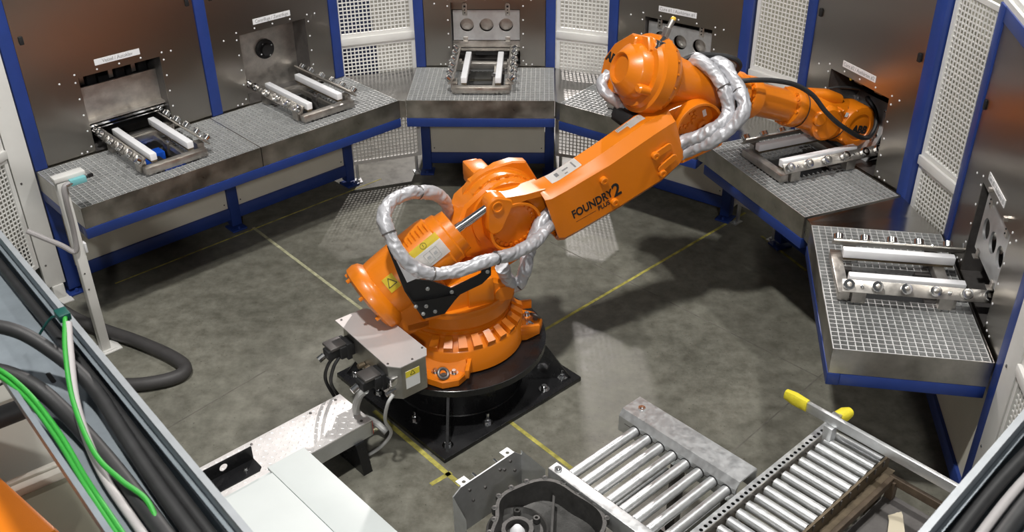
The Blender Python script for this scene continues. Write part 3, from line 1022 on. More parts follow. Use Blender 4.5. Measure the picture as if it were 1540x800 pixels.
# find camera-facing direction on the cylinder: side (-y) and up
sd = Vector((0, -1, 0))
upc = bd.cross(Vector((0, 1, 0))).normalized()
if upc.z < 0:
    upc = -upc
def on_cyl(a0, a1, p0, p1, rad, name, m, parent):
    rings = []
    for k in range(9):
        an = R(p0 + (p1 - p0) * k / 8)
        d = sd * math.cos(an) + upc * math.sin(an)
        rings.append([tuple(B0 + bd * a0 + d * rad), tuple(B0 + bd * a1 + d * rad)])
    return MB(MA).loft(rings, cap=False).build(name, m, parent)
s1 = on_cyl(.30, .50, 12, 42, .1863, 'warning_sticker', 'sticker', cyl)
on_cyl(.22, .30, 8, 34, .1863, 'sticker_field', 'sticker', s1)
on_cyl(.30, .50, 42, 56, .1863, 'sticker_band', 'yellow', s1)
def cyl_m(a, ph, rad):
    an = R(ph)
    d = sd * math.cos(an) + upc * math.sin(an)
    up_ = -sd * math.sin(an) + upc * math.cos(an)
    return MA @ basis(bd, up_, B0 + bd * a + d * rad)
MB(cyl_m(.40, 49, .187)).torus((0, 0, 0), (0, 0, 1), .018, .0012, 20, 5).bx(-.0015, .0015, -.008, .01, 0, .001).build('sticker_symbol', 'print_black', s1)
bk = MB(cyl_m(.41, 27, .1875))
for x in (-.045, 0):
    for (x0, x1, y0, y1) in ((x, x + .045, -.03, -.028), (x, x + .045, .028, .03), (x, x + .002, -.03, .03), (x + .043, x + .045, -.03, .03)):
        bk.bx(x0, x1, y0, y1, 0, .0006)
    bk.bx(x + .012, x + .032, -.008, .008, 0, .0006)
bk.build('sticker_symbol', 'print_grey', s1, smooth=0)
s2 = on_cyl(.10, .17, 20, 48, .1863, 'warning_sticker', 'yellow', cyl)
tri = MB(cyl_m(.135, 34, .187))
for k in range(3):
    a0, a1 = R(90 + 120 * k), R(210 + 120 * k)
    tri.beam((.032 * math.cos(a0), .032 * math.sin(a0), 0), (.032 * math.cos(a1), .032 * math.sin(a1), 0), .004, .001)
tri.build('sticker_symbol', 'print_black', s2, smooth=0)
for k in range(7):
    on_cyl(.30 + .028 * k, .306 + .028 * k, 66, 66 + 14 + (k * 7 % 12), .1868, 'raised_lettering', 'orange', cyl)
# cradle under the cylinder
MB(MA).prism([(-.42, .60), (-.18, .66), (-.10, .80), (-.16, .95), (-.40, .84), (-.50, .70)], XZ @ T(0, 0, .20), .035, .006).bx(-.40, -.15, -.235, -.02, .62, .70, .02).build('cylinder_cradle', 'orange', turret)
# black bracket with screws, white plate
bkp = [(-.496, 1.303), (-.434, 1.287), (-.411, 1.08), (-.27, 1.03), (-.146, .945), (.035, .994), (.048, 1.109), (.097, 1.105), (.092, .97), (.036, .926), (-.099, .892), (-.201, .80), (-.328, .796), (-.42, 1.0)]
bkt = MB(MA).prism(bkp, XZ @ T(0, 0, .352), .012, 0).prism([(-.41, .99), (-.328, .80), (-.201, .80), (-.12, .89), (-.14, .91), (-.38, .93)], XZ @ T(0, 0, .364), .016, .003).prism([(-.40, 1.0), (-.34, .84), (-.25, .84), (-.2, .93), (-.3, 1.0)], XZ @ T(0, 0, .26), .095, 0).build('hose_bracket', 'black_matte', rob, smooth=25)
for (x, z) in ((-.29, .985), (-.15, .925), (-.37, .90), (-.31, .885), (-.33, .84), (-.26, .835), (.07, 1.07), (.07, 1.0)):
    MB(MA).lathe([(0, .012), (.004, .012), (.0045, .008), (.012, .008)], (x, -.364 - (.016 if z < .91 else 0), z), (0, -1, 0), 8).build('bracket_screw', 'galvanized', bkt)
MB(MA).prism([(-.48, 1.285), (-.435, 1.285), (-.30, 1.08), (-.405, 1.06)], XZ @ T(0, 0, .366), .004).build('bracket_plate', 'white_plastic', bkt, smooth=0)
# silver sleeved hoses
HS = dict(
    hA1=[(1.30, -.10, 1.30), (1.40, -.10, 1.365), (1.473, -.14, 1.433), (1.566, -.22, 1.492), (1.65, -.26, 1.565), (1.708, -.24, 1.632), (1.708, -.18, 1.737), (1.681, -.08, 1.82), (1.621, -.0, 1.877), (1.60, .08, 1.825)],
    hA2=[(1.32, -.10, 1.26), (1.41, -.10, 1.306), (1.489, -.14, 1.359), (1.591, -.26, 1.46), (1.689, -.32, 1.56), (1.758, -.32, 1.654), (1.781, -.24, 1.725), (1.78, -.12, 1.801), (1.75, -.02, 1.86), (1.70, .06, 1.83)],
    hB=[(.75, -.09, 1.06), (.68, -.10, 1.055), (.572, -.15, 1.072), (.428, -.25, 1.05), (.259, -.34, 1.065), (.11, -.405, 1.102), (.021, -.42, 1.105), (-.118, -.42, 1.09), (-.273, -.42, 1.11), (-.372, -.41, 1.17), (-.438, -.38, 1.258), (-.469, -.32, 1.362), (-.47, -.25, 1.428), (-.384, -.14, 1.447), (-.239, -.05, 1.421), (-.065, .06, 1.321), (.03, .14, 1.183), (.05, .2, 1.028), (.04, .2, .9)],
    hC=[(.66, -.09, 1.14), (.56, -.12, 1.12), (.47, -.16, 1.04), (.40, -.20, .95), (.365, -.24, .88), (.338, -.24, .80), (.29, -.23, .765), (.239, -.25, .85), (.19, -.30, .96)],
)
for k, (key, rr) in enumerate((('hA1', .041), ('hA2', .041), ('hB', .037), ('hC', .04))):
    h = MB(MA).tube(HS[key], lambda t, rr=rr: rr * (1 + .06 * math.sin(40 * t)), 32, 26, .34, 13).build('sleeved_hose', 'sleeve', rob, smooth=80)
    P = catmull(HS[key], 8)
    for f_ in ((.28, .45, .62, .8) if key == 'hB' else (.7,)):
        i = int(f_ * (len(P) - 2))
        MB(MA).torus(P[i], P[i + 1] - P[i], rr * .98, .005, 20, 6).build('hose_tie', 'dark_steel', h)

# upper arm
PIT = R(20.3)
UA = basis((math.cos(PIT), 0, -math.sin(PIT)), (0, 1, 0), (1.635, .06, 1.70))   # local x along, y left, z = x cross y (up)
MU = MA @ UA
X1 = (1, 0, 0)
up = MB(MU).lathe([(-.532, .05), (-.533, .078), (-.552, .086), (-.556, .092), (-.552, .10), (-.52, .128), (-.50, .15), (-.49, .158), (-.43, .168), (-.425, .205), (-.395, .215), (-.385, .236), (-.31, .24), (-.30, .225), (-.26, .215), (-.225, .18), (-.20, .152), (-.16, .145), (.30, .138), (.31, .145), (.36, .145)], (0, 0, 0), X1, 56)
upper = up.build('upper_arm', 'orange', rob, smooth=32)
for an in (75, 200):
    MB(MU).prism(hull(circ(0, .02, .02, 12) + circ(.0, .06, .028, 12)), Matrix.Rotation(PI / 2, 4, 'Y') @ T(0, 0, -.50) @ Rz(an) @ T(0, .12, 0), .10, .01).build('gear_rib', 'orange', upper)
for k in range(18):
    an = 2 * PI * k / 18
    MB(MU).lathe([(-.303, .009), (-.288, .009), (-.286, .006)], (0, .226 * math.cos(an), .226 * math.sin(an)), X1, 8).build('housing_bolt', 'orange', upper)
MB(MU).bx(.10, .24, -.11, -.03, .11, .165, .012, Matrix.Rotation(.35, 4, 'X')).build('cable_saddle', 'orange', upper)
MB(MU).bx(-.06, .02, -.06, .04, .15, .18, .01).build('cable_saddle', 'orange', upper)
# plate with the emblem at the rear
oct_ = [(.31, -.12), (.33, -.03), (.28, .08), (.14, .19), (-.03, .22), (-.08, .16), (-.05, -.15), (.22, -.2)]
Mp = MU @ basis((0, 1, 0), (0, 0, 1), (-.455, 0, 0))
emb = MB(Mp).prism(oct_, T(0, 0, -.0), .04, .008).build('motor_plate', 'orange', upper)
text('emblem', 'ABB', .075, 'print_black', emb, MU @ basis((0, -1, 0), (0, 0, 1), (-.4565, .305, -.005)), 'LEFT', bold=.004)
# elbow gearbox
eg = MB(MA).lathe([(-.28, .15), (-.22, .20), (-.06, .20), (-.055, .24), (-.02, .24), (-.018, .205), (.0, .20)], (J3.x, 0, J3.z), (0, -1, 0), 48)
eg.prism(hull(circ(J3.x, J3.z, .245, 24) + [(1.30, 1.78), (1.46, 1.86), (1.78, 1.72), (1.82, 1.58)]), XZ @ T(0, 0, -.20), .16, .02)
eg = eg.build('elbow_gearbox', 'orange', upper)
for k in range(22):
    an = 2 * PI * k / 22
    MB(MA).lathe([(0, .012), (.012, .012), (.013, .007)], (J3.x + .222 * math.cos(an), .02, J3.z + .222 * math.sin(an)), (0, -1, 0), 8).build('gearbox_bolt', 'orange', eg)
# sensor on top of the elbow and little cable
sn = MB(MU).bx(-.36, -.33, -.05, -.01, .21, .30, .004).cyl((-.345, -.03, .27), (-.325, -.02, .345), .017, 12).build('sensor_mount', 'bare_steel', upper)
MB(MU).lathe([(0, .016), (.012, .016), (.02, .008)], (-.325, -.02, .345), (.2, .1, 1), 12).build('sensor_tip', 'amber', sn)
MB(MU).cyl((-.36, -.05, .24), (-.43, -.10, .17), .012, 10).bx(-.42, -.37, -.10, -.05, .17, .22, .006).build('sensor_plug', 'chrome', sn)
# bundled hose ends under the elbow
MB(MU).tube([(-.44, .24, -.10), (-.49, .21, -.16), (-.48, .16, -.20), (-.42, .12, -.22), (-.36, .10, -.25)], .034, 24, 20, .34, 13).build('sleeved_hose', 'sleeve', rob, smooth=60)
MB(MU).bx(-.40, -.28, -.05, .14, -.33, -.25, .015).bx(-.36, -.28, .05, .18, -.36, -.30, .01).build('cable_clamp', 'black_matte', upper)

# forearm and wrist
fo = MB(MU).lathe([(.33, .12), (.34, .108), (.41, .105), (.415, .13), (.43, .136), (.49, .136), (.505, .112), (.52, .108), (.80, .106), (.81, .128), (.825, .132), (.875, .132), (.885, .126), (.90, .126), (.905, .12)], (0, 0, 0), X1, 48)
fore = fo.build('forearm', 'orange', rob, smooth=32)
for (a, rr) in ((.415, .118), (.81, .116)):
    for k in range(18):
        an = 2 * PI * k / 18
        if k % 6 < 4:
            MB(MU).lathe([(0, .011), (.02, .011)], (a + .004, rr * math.cos(an), rr * math.sin(an)), (-1, 0, 0), 8).build('flange_bolt', 'orange', fore)
MB(MU).torus((.893, 0, 0), X1, .127, .004, 40, 6).build('seal_ring', 'black_matte', fore)
def sring(a, ry, rz, n=28, pw=2.6, cz=0., cy=0.):
    out = []
    for k in range(n):
        t = 2 * PI * k / n
        c, s = math.cos(t), math.sin(t)
        out.append((a, cy + ry * math.copysign(abs(c) ** (2 / pw), c), cz + rz * math.copysign(abs(s) ** (2 / pw), s)))
    return out
wr = MB(MU)
wr.loft([sring(.90, .122, .122), sring(.98, .128, .125), sring(1.08, .132, .12, cz=-.01), sring(1.16, .128, .125, cz=-.02), sring(1.24, .12, .14, cz=-.02), sring(1.34, .12, .15, pw=2.3, cz=-.01), sring(1.42, .115, .14, pw=2.2), sring(1.46, .10, .11, pw=2.2), sring(1.475, .085, .09, pw=2)])
wr.lathe([(-.02, .15), (.125, .15), (.14, .14), (.146, .12), (.146, .095), (.138, .09)], (1.37, 0, -.005), (0, -1, 0), 44)
wr.lathe([(-.02, .125), (.12, .12), (.135, .10)], (1.10, 0, -.03), (0, -1, 0), 32)
wr.lathe([(0, .05), (.14, .05), (.15, .04)], (1.0, -.0, -.02), (0, -1, .1), 20)
wr.loft([sring(.96, .05, .05, cz=.10), sring(1.12, .06, .05, cz=.12), sring(1.22, .05, .04, cz=.12)])
wrist = wr.build('wrist', 'orange', rob, smooth=34)
MB(MU).torus((1.245, 0, -.02), (1, 0, -.12), .143, .0035, 40, 6).build('seal_ring', 'black_matte', wrist)
MB(MU).lathe([(.1375, .092), (.139, .088)], (1.37, 0, -.005), (0, -1, 0), 40).build('wrist_cover', 'orange', wrist)
text('emblem', 'ABB', .072, 'print_black', wrist, MU @ basis((1, 0, .12), (-.1, 0, 1), (1.385, -.1405, -.02)), 'CENTER', sx=1.0, bold=.004)
MB(MU).bx(1.20, 1.225, -.1405, -.139, .045, .075).build('label_sticker', 'sticker', wrist, smooth=0)
MB(MU).bx(1.37, 1.40, -.075, -.04, .1325, .1335, M=Matrix.Rotation(.1, 4, 'Y')).build('label_sticker', 'sticker', wrist, smooth=0)
for (a, z) in ((1.14, .07), (1.17, .08), (1.02, -.09), (1.27, -.11), (1.29, .1)):
    MB(MU).lathe([(0, .012), (.12, .012), (.125, .007)], (a, -.02, z), (0, -1, 0), 8).build('wrist_bolt', 'orange', wrist)
# tool flange and gripper plate
tf = MB(MU).lathe([(1.42, .09), (1.46, .09), (1.465, .11), (1.50, .11)], (0, 0, 0), X1, 32).build('tool_flange', 'bare_steel', rob)
Mg = MU @ T(1.50, .0, 0) @ Matrix.Rotation(R(8), 4, 'Y')
gp = MB(Mg).bx(0, .02, -.23, .24, -.23, .20, .004).build('gripper_plate', 'galvanized', rob)
for (y, z) in ((-.2, .14), (-.16, .15), (-.2, -.18), (-.16, -.17), (.1, .14), (.14, .14), (-.2, -.02), (-.18, -.06)):
    MB(Mg).lathe([(0, .011), (.01, .011), (.011, .006)], (0, y, z), (-1, 0, 0), 8).build('plate_bolt', 'chrome', gp)
for k in range(6):
    an = 2 * PI * k / 6
    MB(MU).lathe([(0, .011), (.02, .011)], (1.468, .10 * math.cos(an), .10 * math.sin(an)), (-1, 0, 0), 8).build('flange_bolt', 'chrome', tf)
# black cables along the arm
MB(MA).tube([(1.50, .07, 1.84), (1.564, .05, 1.875), (1.636, .02, 1.90), (1.778, -.02, 1.885), (1.857, -.05, 1.86), (1.896, -.05, 1.815), (1.891, -.02, 1.76), (1.835, .0, 1.72)], .017, 10, 8).build('control_cable', 'rubber', rob)
MB(MA).tube([(1.78, -.02, 1.74), (1.889, -.05, 1.715), (2.008, -.075, 1.711), (2.154, -.085, 1.685), (2.308, -.10, 1.636), (2.436, -.125, 1.554), (2.528, -.155, 1.444), (2.629, -.17, 1.35), (2.738, -.17, 1.272), (2.862, -.165, 1.196), (2.969, -.14, 1.17), (3.035, -.11, 1.236), (3.05, -.06, 1.316), (3.03, .0, 1.375), (3.07, .04, 1.36)], .016, 10, 8).build('control_cable', 'rubber', rob)
MB(MA).tube([(2.62, .12, 1.30), (2.68, .12, 1.42), (2.78, .08, 1.47), (2.92, .04, 1.46), (3.05, .02, 1.42)], .009, 8, 8).build('control_cable', 'rubber', rob)
MB(MU).bx(.13, .22, -.17, -.12, .0, .05, .01).bx(.18, .36, -.155, -.12, -.10, .03, .008).build('connector_block', 'black_matte', upper)

# ---- junction box on the base with plugs and leads
Mj = T(P0.x - .37, P0.y - .525, .345) @ Rz(-51)
jb = thing('junction_box', 'stainless junction box with a big lid beside the robot foot', 'box', Mj)
ZJ = -.345
lid = [(-.31, -.13), (.24, -.14), (.30, -.09), (.30, .08), (.25, .115), (-.24, .115), (-.31, .06)]
MB(T(0, 0, ZJ)).prism(lid, T(0, 0, .715), .006).build('lid', 'lid_steel', jb, smooth=0)
MB(T(0, 0, ZJ)).prism([(-.28, -.10), (.24, -.135), (.295, -.085), (.295, .075), (.245, .11), (-.28, .11)], T(0, 0, .50), .215).build('box_body', 'tray_steel', jb, smooth=0)
for (x, y) in ((-.29, -.10), (.23, -.125), (-.22, .10), (.23, .10), (.28, .0)):
    MB(T(0, 0, ZJ)).lathe([(0, .007), (.004, .006)], (x, y, .721), (0, 0, 1), 8).build('lid_screw', 'dark_steel', jb)
stj = MB(T(0, 0, ZJ)).bx(.2955, .2965, -.06, .03, .555, .67).build('warning_sticker', 'sticker', jb, smooth=0)
MB(T(0, 0, ZJ)).bx(.2966, .2972, -.06, .03, .63, .67).build('sticker_band', 'yellow', stj, smooth=0)
tj = MB(T(.2974, -.015, .648 + ZJ) @ basis((0, 1, 0), (0, 0, 1), (0, 0, 0)))
for k in range(3):
    a0, a1 = R(90 + 120 * k), R(210 + 120 * k)
    tj.beam((.018 * math.cos(a0), .018 * math.sin(a0), 0), (.018 * math.cos(a1), .018 * math.sin(a1), 0), .003, .0008)
tj.build('sticker_symbol', 'print_black', stj, smooth=0)
for x in (-.20, .16):
    pg = MB(T(0, 0, ZJ)).bx(x - .05, x + .05, -.20, -.10, .56, .64, .008).bx(x - .035, x + .035, -.27, -.19, .575, .635, .008).bx(x - .055, x + .055, -.16, -.13, .545, .65, .004).build('plug', 'black_matte', jb)
    MB(T(0, 0, ZJ)).bx(x - .06, x + .04, -.255, -.15, .632, .652, .006).build('plug_lever', 'dark_steel', pg)
    MB(T(0, 0, ZJ)).cyl((x - .02, -.27, .59), (x - .02, -.31, .575), .02, 10).build('cable_gland', 'chrome', pg)
MB(T(0, 0, ZJ)).cyl((.02, -.12, .58), (.02, -.15, .575), .014, 10).build('air_fitting', 'brass_brown', jb)
MB(T(0, 0, ZJ)).cyl((-.04, -.12, .56), (-.04, -.16, .56), .016, 10).build('air_fitting', 'brass_brown', jb)
MB(T(0, 0, ZJ)).cyl((.26, -.11, .56), (.26, -.17, .55), .014, 10).build('air_fitting', 'chrome', jb)
MB(T(0, 0, ZJ)).bx(.235, .28, -.145, -.10, .60, .65, .004).build('toggle_latch', 'chrome', jb)
JI = Rz(51)
def rel(*q):
    """offset from robot axis (world axes) -> junction box frame"""
    v = Vector(q)
    return JI.to_3x3() @ Vector((v.x + .37, v.y + .525, v.z - .345))
def lead(pts, r, m, label):
    o = MB(T(P0.x, P0.y, 0)).tube(pts, r, 10, 8).build('cable', m)
    return tag(o, label, 'cable', 'leads from the junction box')
lead([(-.655, -.50, .575), (-.70, -.53, .53), (-.735, -.50, .40), (-.70, -.47, .24), (-.66, -.44, .10), (-.63, -.46, .04), (-.68, -.5, .012)], .010, 'rubber', 'outer black lead looping down from the left plug of the junction box')
lead([(-.635, -.52, .575), (-.67, -.55, .52), (-.70, -.52, .38), (-.66, -.47, .22), (-.61, -.45, .08), (-.58, -.48, .03), (-.62, -.54, .012)], .010, 'rubber', 'inner black lead looping down from the left plug of the junction box')
lead([(-.45, -.82, .575), (-.49, -.80, .52), (-.535, -.72, .36), (-.53, -.60, .20), (-.47, -.53, .10), (-.40, -.56, .05)], .022, 'light_grey', 'thick light grey hose curving from the right plug to the base plate')
lead([(-.30, -.83, .55), (-.33, -.86, .51), (-.36, -.82, .36), (-.35, -.72, .18), (-.42, -.70, .06), (-.52, -.74, .012)], .010, 'light_grey', 'thin grey lead hanging from the near corner of the junction box')

# ------------------------------------------------------------------ tread plate step, white sheet, bracket
CELL = 42.5
Ms = T(-1.013, 4.571, 0) @ Rz(CELL)      # far right corner of the step, x towards the robot, y away
step = thing('tread_plate_step', 'bright aluminium tread plate duct cover leading to the black pedestal', 'step', T(-1.013, 4.571, 0) @ Rz(CELL))
wd = .315
MB().bx(-1.25, 0, -wd, 0, .288, .30, .003).build('tread_plate', 'tread_alu', step)
lz = MB()
for i in range(36):
    for k in range(9):
        x, y = -1.22 + i * .034, -wd + .02 + k * .034
        a = R(45 if (i + k) % 2 else -45)
        dx, dy = .0145 * math.cos(a), .0145 * math.sin(a)
        px_, py_ = -.0042 * math.sin(a), .0042 * math.cos(a)
        lz.add([(x - dx, y - dy, .3), (x + px_, y + py_, .3), (x + dx, y + dy, .3), (x - px_, y - py_, .3), (x, y, .3028)], [(0, 1, 4), (1, 2, 4), (2, 3, 4), (3, 0, 4)])
lz.build('tread_lozenges', 'tread_alu', step, smooth=0, kind='stuff')
MB().bx(-1.25, 0, -wd, -wd + .012, .19, .288).bx(-1.25, 0, -.012, 0, .19, .288).bx(-.012, 0, -wd, 0, .19, .288).build('duct_side', 'alu', step, smooth=0)
MB().bx(.0, .004, -wd, -wd + .06, .195, .285).build('red_edge', 'red', step, smooth=0)
for (x, y) in ((-.05, -.03), (-.05, -wd + .03), (-.22, -.03), (-.6, -.03), (-.6, -wd + .03)):
    MB().lathe([(0, .009), (.002, .009), (.004, .005)], (x, y, .3), (0, 0, 1), 10).build('cover_screw', 'dark_steel', step)
for x in (-.10, -.95):
    MB().bx(x - .03, x + .03, -.30, -.02, .0, .19, .003).loft([[(x - .03, -.30, 0), (x + .03, -.30, 0), (x + .03, -.30, .19), (x - .03, -.30, .19)], [(x - .03, -.38, 0), (x + .03, -.38, 0), (x + .03, -.33, .19), (x - .03, -.33, .19)]]).build('leg', 'black_paint', step, smooth=0)

sheet = thing('white_bench', 'white painted bench top in the front left with a seam across it', 'bench', T(-1.083, 3.896, 0) @ Rz(CELL))
MB().bx(-.215, 0, -1.3, 0, .48, .50, .003).build('top_sheet', 'white_sheet', sheet)
MB().bx(-.80, -.217, -1.3, -.05, .48, .499, .003).build('top_sheet', 'white_sheet', sheet)
MB().bx(-.80, -.01, -1.3, -.02, .0, .48).build('bench_body', 'white_sheet', sheet, smooth=0)
br = thing('black_bracket', 'black folded steel bracket with oval slots lying on the white bench', 'bracket', T(-1.40, 3.70, .5) @ Rz(CELL - 1))
Mb = basis((1, 0, 0), (0, 0, 1), (-.18, .035, .0))
MB().holes_plate([(0, .1, 0, 0, 0), (.1, .2, .15, .045, .022), (.2, .31, 0, 0, 0)], .085, .006, Mb).build('upright', 'black_paint', br)
MB().prism([(-.18, -.07), (.11, -.07), (.13, -.05), (.13, .03), (-.18, .03)], T(0, 0, 0), .006).build('foot_flange', 'black_paint', br, smooth=0)
bolt((.06, -.02, .006), .009, .012, br, 'bracket_bolt')

# ------------------------------------------------------------------ roller conveyors
RD = -47.8
c1 = thing('roller_conveyor', 'galvanized roller conveyor with a broad grey side channel at bottom right of centre', 'conveyor', T(.198, 3.608, 0) @ Rz(RD))
# local x along rails (towards the camera right), local y = across, towards the back right
ZC = .60
MB().bx(-.02, .70, -.03, .03, ZC - .09, ZC + .012, .003).build('side_rail', 'galvanized', c1)
bolt((.02, 0, ZC + .012), .011, .008, c1, 'rail_bolt')
ch = MB().prism([(.50, ZC - .075), (.50, ZC + .02), (.525, ZC + .055), (.66, ZC + .055), (.665, ZC + .05), (.665, ZC - .07), (.655, ZC - .07), (.655, ZC + .045), (.53, ZC + .045), (.51, ZC + .016), (.51, ZC - .075)], basis((0, 1, 0), (0, 0, 1), (-.04, 0, 0)), .735).build('side_channel', 'galvanized', c1, smooth=20)
MB().bx(.0, .69, .499, .5, ZC - .012, ZC - .008).build('channel_groove', 'dark_steel', ch, smooth=0)
bolt((.03, .595, ZC + .055), .011, .008, c1, 'rail_bolt')
for k in range(8):
    x = .075 + .0815 * k
    y1 = .50 if x < .72 else .49
    ro = MB().lathe([(.03, .014), (.031, .026), (.50, .026), (.501, .014)], (x, .0, ZC - .012), (0, 1, 0), 20).build('roller', 'galvanized', c1)
    MB().cyl((x, .497, ZC - .012), (x, .512, ZC - .012), .030, 16).build('roller_ring', 'black_matte', ro)
for x in (.28, .60):
    MB().bx(x - .025, x + .025, .03, .50, ZC - .17, ZC - .11, .003).build('cross_member', 'galvanized', c1)
for (x, y) in ((.10, 0), (.64, 0), (.30, .58), (.60, .58)):
    MB().bx(x - .03, x + .03, y - .025, y + .025, .012, ZC - .075, .003).bx(x - .06, x + .06, y - .05, y + .05, 0, .012).build('leg', 'galvanized' if y == 0 else 'dark_steel', c1)

c2 = thing('roller_conveyor', 'roller conveyor with a perforated rail at the bottom right', 'conveyor', T(1.583, 3.899, 0) @ Rz(RD))
# local y negative = along the perforated rail towards camera left; local x = along the rollers
n_h = 40
cells = []
for k in range(n_h):
    x0, x1 = k * .0335, (k + 1) * .0335
    cells.append((x0, x1, (x0 + x1) / 2, .024, .0095))
Mr = basis((0, -1, 0), (1, 0, 0), (0, .02, ZC + .02))
MB().holes_plate(cells, .048, .003, T(0, 0, 0) @ Mr @ T(0, 0, -.003), 16).build('perforated_rail', 'galvanized', c2)
MB().bx(.0, .048, -1.31, .03, ZC - .05, ZC - .046).build('rail_underside', 'black_matte', c2, smooth=0)
MB().bx(.048, .052, -1.31, .03, ZC - .06, ZC + .04).build('rail_web', 'bare_steel', c2, smooth=0)
MB().bx(-.003, .0, -1.31, .03, ZC - .06, ZC + .02).build('rail_web', 'galvanized', c2, smooth=0)
for k in range(18):
    y = -.025 - .0715 * k
    ro = MB().lathe([(.065, .012), (.066, .0245), (.335, .0245), (.336, .012)], (0, y, ZC), X1, 20).build('roller', 'galvanized' if k % 3 else 'alu', c2)
    MB().cyl((.05, y, ZC), (.355, y, ZC), .008, 10).build('axle', 'dark_steel', ro)
MB().bx(.345, .357, -1.31, .01, ZC - .05, ZC + .035).bx(.357, .395, -1.31, .01, ZC - .05, ZC - .044).build('side_rail', 'brass_brown', c2, smooth=0)
for k in range(16):
    MB().bx(.357, .362, -.06 - .075 * k, -.05 - .075 * k, ZC + .0, ZC + .03).build('rail_notch', 'dark_steel', c2, smooth=0)
for (x, y) in ((.02, -.05), (.02, -1.2), (.35, -.05), (.35, -1.2)):
    MB().bx(x - .025, x + .025, y - .025, y + .025, .01, ZC - .05, .003).bx(x - .05, x + .05, y - .05, y + .05, 0, .01).build('leg', 'rust_brown', c2)
for y in (-.36, -.80):
    MB().bx(.05, .345, y, y + .06, ZC - .15, ZC - .09).build('cross_member', 'rust_brown', c2, smooth=0)
for (x, y) in ((.01, .05), (.03, .065)):
    MB().torus((x, y, ZC + .04), (1, .4, 0), .02, .006, 16, 6).build('chain_link', 'chrome', c2)

gr = thing('guard_bar', 'galvanized flat guard bar with taped yellow ends beside the right conveyor', 'guard bar', T(1.407, 3.984, 0) @ Rz(RD - .9))
MB().bx(.10, 1.05, -.012, .012, .70, .755, .003).build('flat_bar', 'galvanized', gr)
MB().loft([sring(0, .02, .028, 12), sring(.05, .026, .036, 12), sring(.13, .02, .034, 12)], T(-.02, 0, .728)).build('taped_end', 'yellow_tape', gr)
MB().beam((.255, .0, .715), (.235, .08, .69), .05, .05, bev=.006).build('bracket_arm', 'galvanized', gr)
MB().loft([sring(0, .028, .028, 12), sring(.05, .034, .034, 12), sring(.09, .024, .024, 12)], T(.235, .075, .69) @ Rz(75)).build('taped_end', 'yellow_tape', gr)
MB().bx(.23, .28, -.035, .012, 0, .70, .003).build('post', 'galvanized', gr)

tr = thing('brown_frame', 'rusty brown angle frame with dark bottom right of the roller conveyor', 'frame', T(1.583, 3.899, 0) @ Rz(RD))
MB().bx(.40, .78, -.055, -.03, ZC - .075, ZC - .03, .003).bx(.40, .425, -.9, -.055, ZC - .075, ZC - .03, .003).bx(.755, .78, -.9, -.055, ZC - .075, ZC - .03, .003).build('angle_frame', 'rust_brown', tr)
MB().bx(.40, .78, -.9, -.03, ZC - .16, ZC - .155).build('frame_floor', 'dark_steel', tr, smooth=0)
for (x, y) in ((.42, -.05), (.76, -.05), (.42, -.85), (.76, -.85)):
    MB().bx(x - .02, x + .02, y - .02, y + .02, 0, ZC - .05).build('leg', 'rust_brown', tr, smooth=0)
Mtg = T(1.583, 3.899, 0) @ Rz(RD) @ T(.52, -.17, ZC - .152) @ Rz(-60) @ Matrix.Scale(1.5, 4)
tg_ = MB().loft([[(x, -wv, .002 + .012 * math.sin(x * 30)), (x, wv, .004 + .012 * math.sin(x * 30 + .6)), (x, wv, .005 + .012 * math.sin(x * 30 + .6)), (x, -wv, .003 + .012 * math.sin(x * 30))] for x, wv in ((-.07, .006), (-.055, .018), (-.02, .022), (.02, .021), (.05, .024), (.075, .026))]).build('paper_tag', 'paper_tag')
tg_.matrix_world = Mtg
tag(tg_, 'crumpled pale paper tag lying in the rusty brown frame', 'tag')

# ------------------------------------------------------------------ gearbox casting with bracket plate
gcx, gcy, zr = .10, 3.285, .60
ghs = thing('gearbox_casting', 'dark cast gearbox housing with bolt bosses round its open rim', 'casting', T(gcx, gcy, .30))
def gout(off, n=64):
    out = []
    for k in range(n):
        t = 2 * PI * k / n
        r = .255 + .055 * math.cos(t - R(-15)) ** 3 + .012 * math.cos(5 * t) + off
        out.append((r * math.cos(t), r * math.sin(t)))
    return out
zz = zr - .30
o_, i_ = gout(0), gout(-.018)
wallm = [[(x, y, 0) for x, y in gout(-.06)], [(x, y, zz - .02) for x, y in gout(-.012)], [(x, y, zz - .018) for x, y in o_], [(x, y, zz) for x, y in o_], [(x, y, zz) for x, y in i_], [(x, y, zz - .03) for x, y in gout(-.025)], [(x, y, zz - .11) for x, y in gout(-.04)], [(x * .45, y * .45, zz - .14) for x, y in gout(-.04)]]
MB().loft(wallm).build('housing', 'cast', ghs, smooth=40)
for k in range(18):
    t = 2 * PI * k / 18
    r = .255 + .055 * math.cos(t - R(-15)) ** 3 + .012 * math.cos(5 * t) + .004
    b_ = MB().lathe([(zz - .035, .014), (zz + .001, .015), (zz + .002, .013)], (r * math.cos(t), r * math.sin(t), 0), (0, 0, 1), 14).build('bolt_boss', 'cast', ghs)
    MB().lathe([(zz + .002, .006), (zz + .0028, .006)], (r * math.cos(t), r * math.sin(t), 0), (0, 0, 1), 10).build('bolt_hole', 'print_black', b_)
MB(T(-.09, -.0, 0)).lathe([(zz - .12, .15), (zz - .07, .145), (zz - .065, .135), (zz - .085, .12), (zz - .085, .08), (zz - .06, .075), (zz - .06, .055), (zz - .10, .05)], (0, 0, 0), (0, 0, 1), 40).build('bearing_seat', 'cast', ghs)
for (x, y) in ((-.09, .11), (-.18, .06), (0.0, .06)):
    MB().lathe([(zz - .08, .018), (zz - .055, .016), (zz - .055, .008), (zz - .07, .008)], (x, y, 0), (0, 0, 1), 14).build('screw_boss', 'cast', ghs)
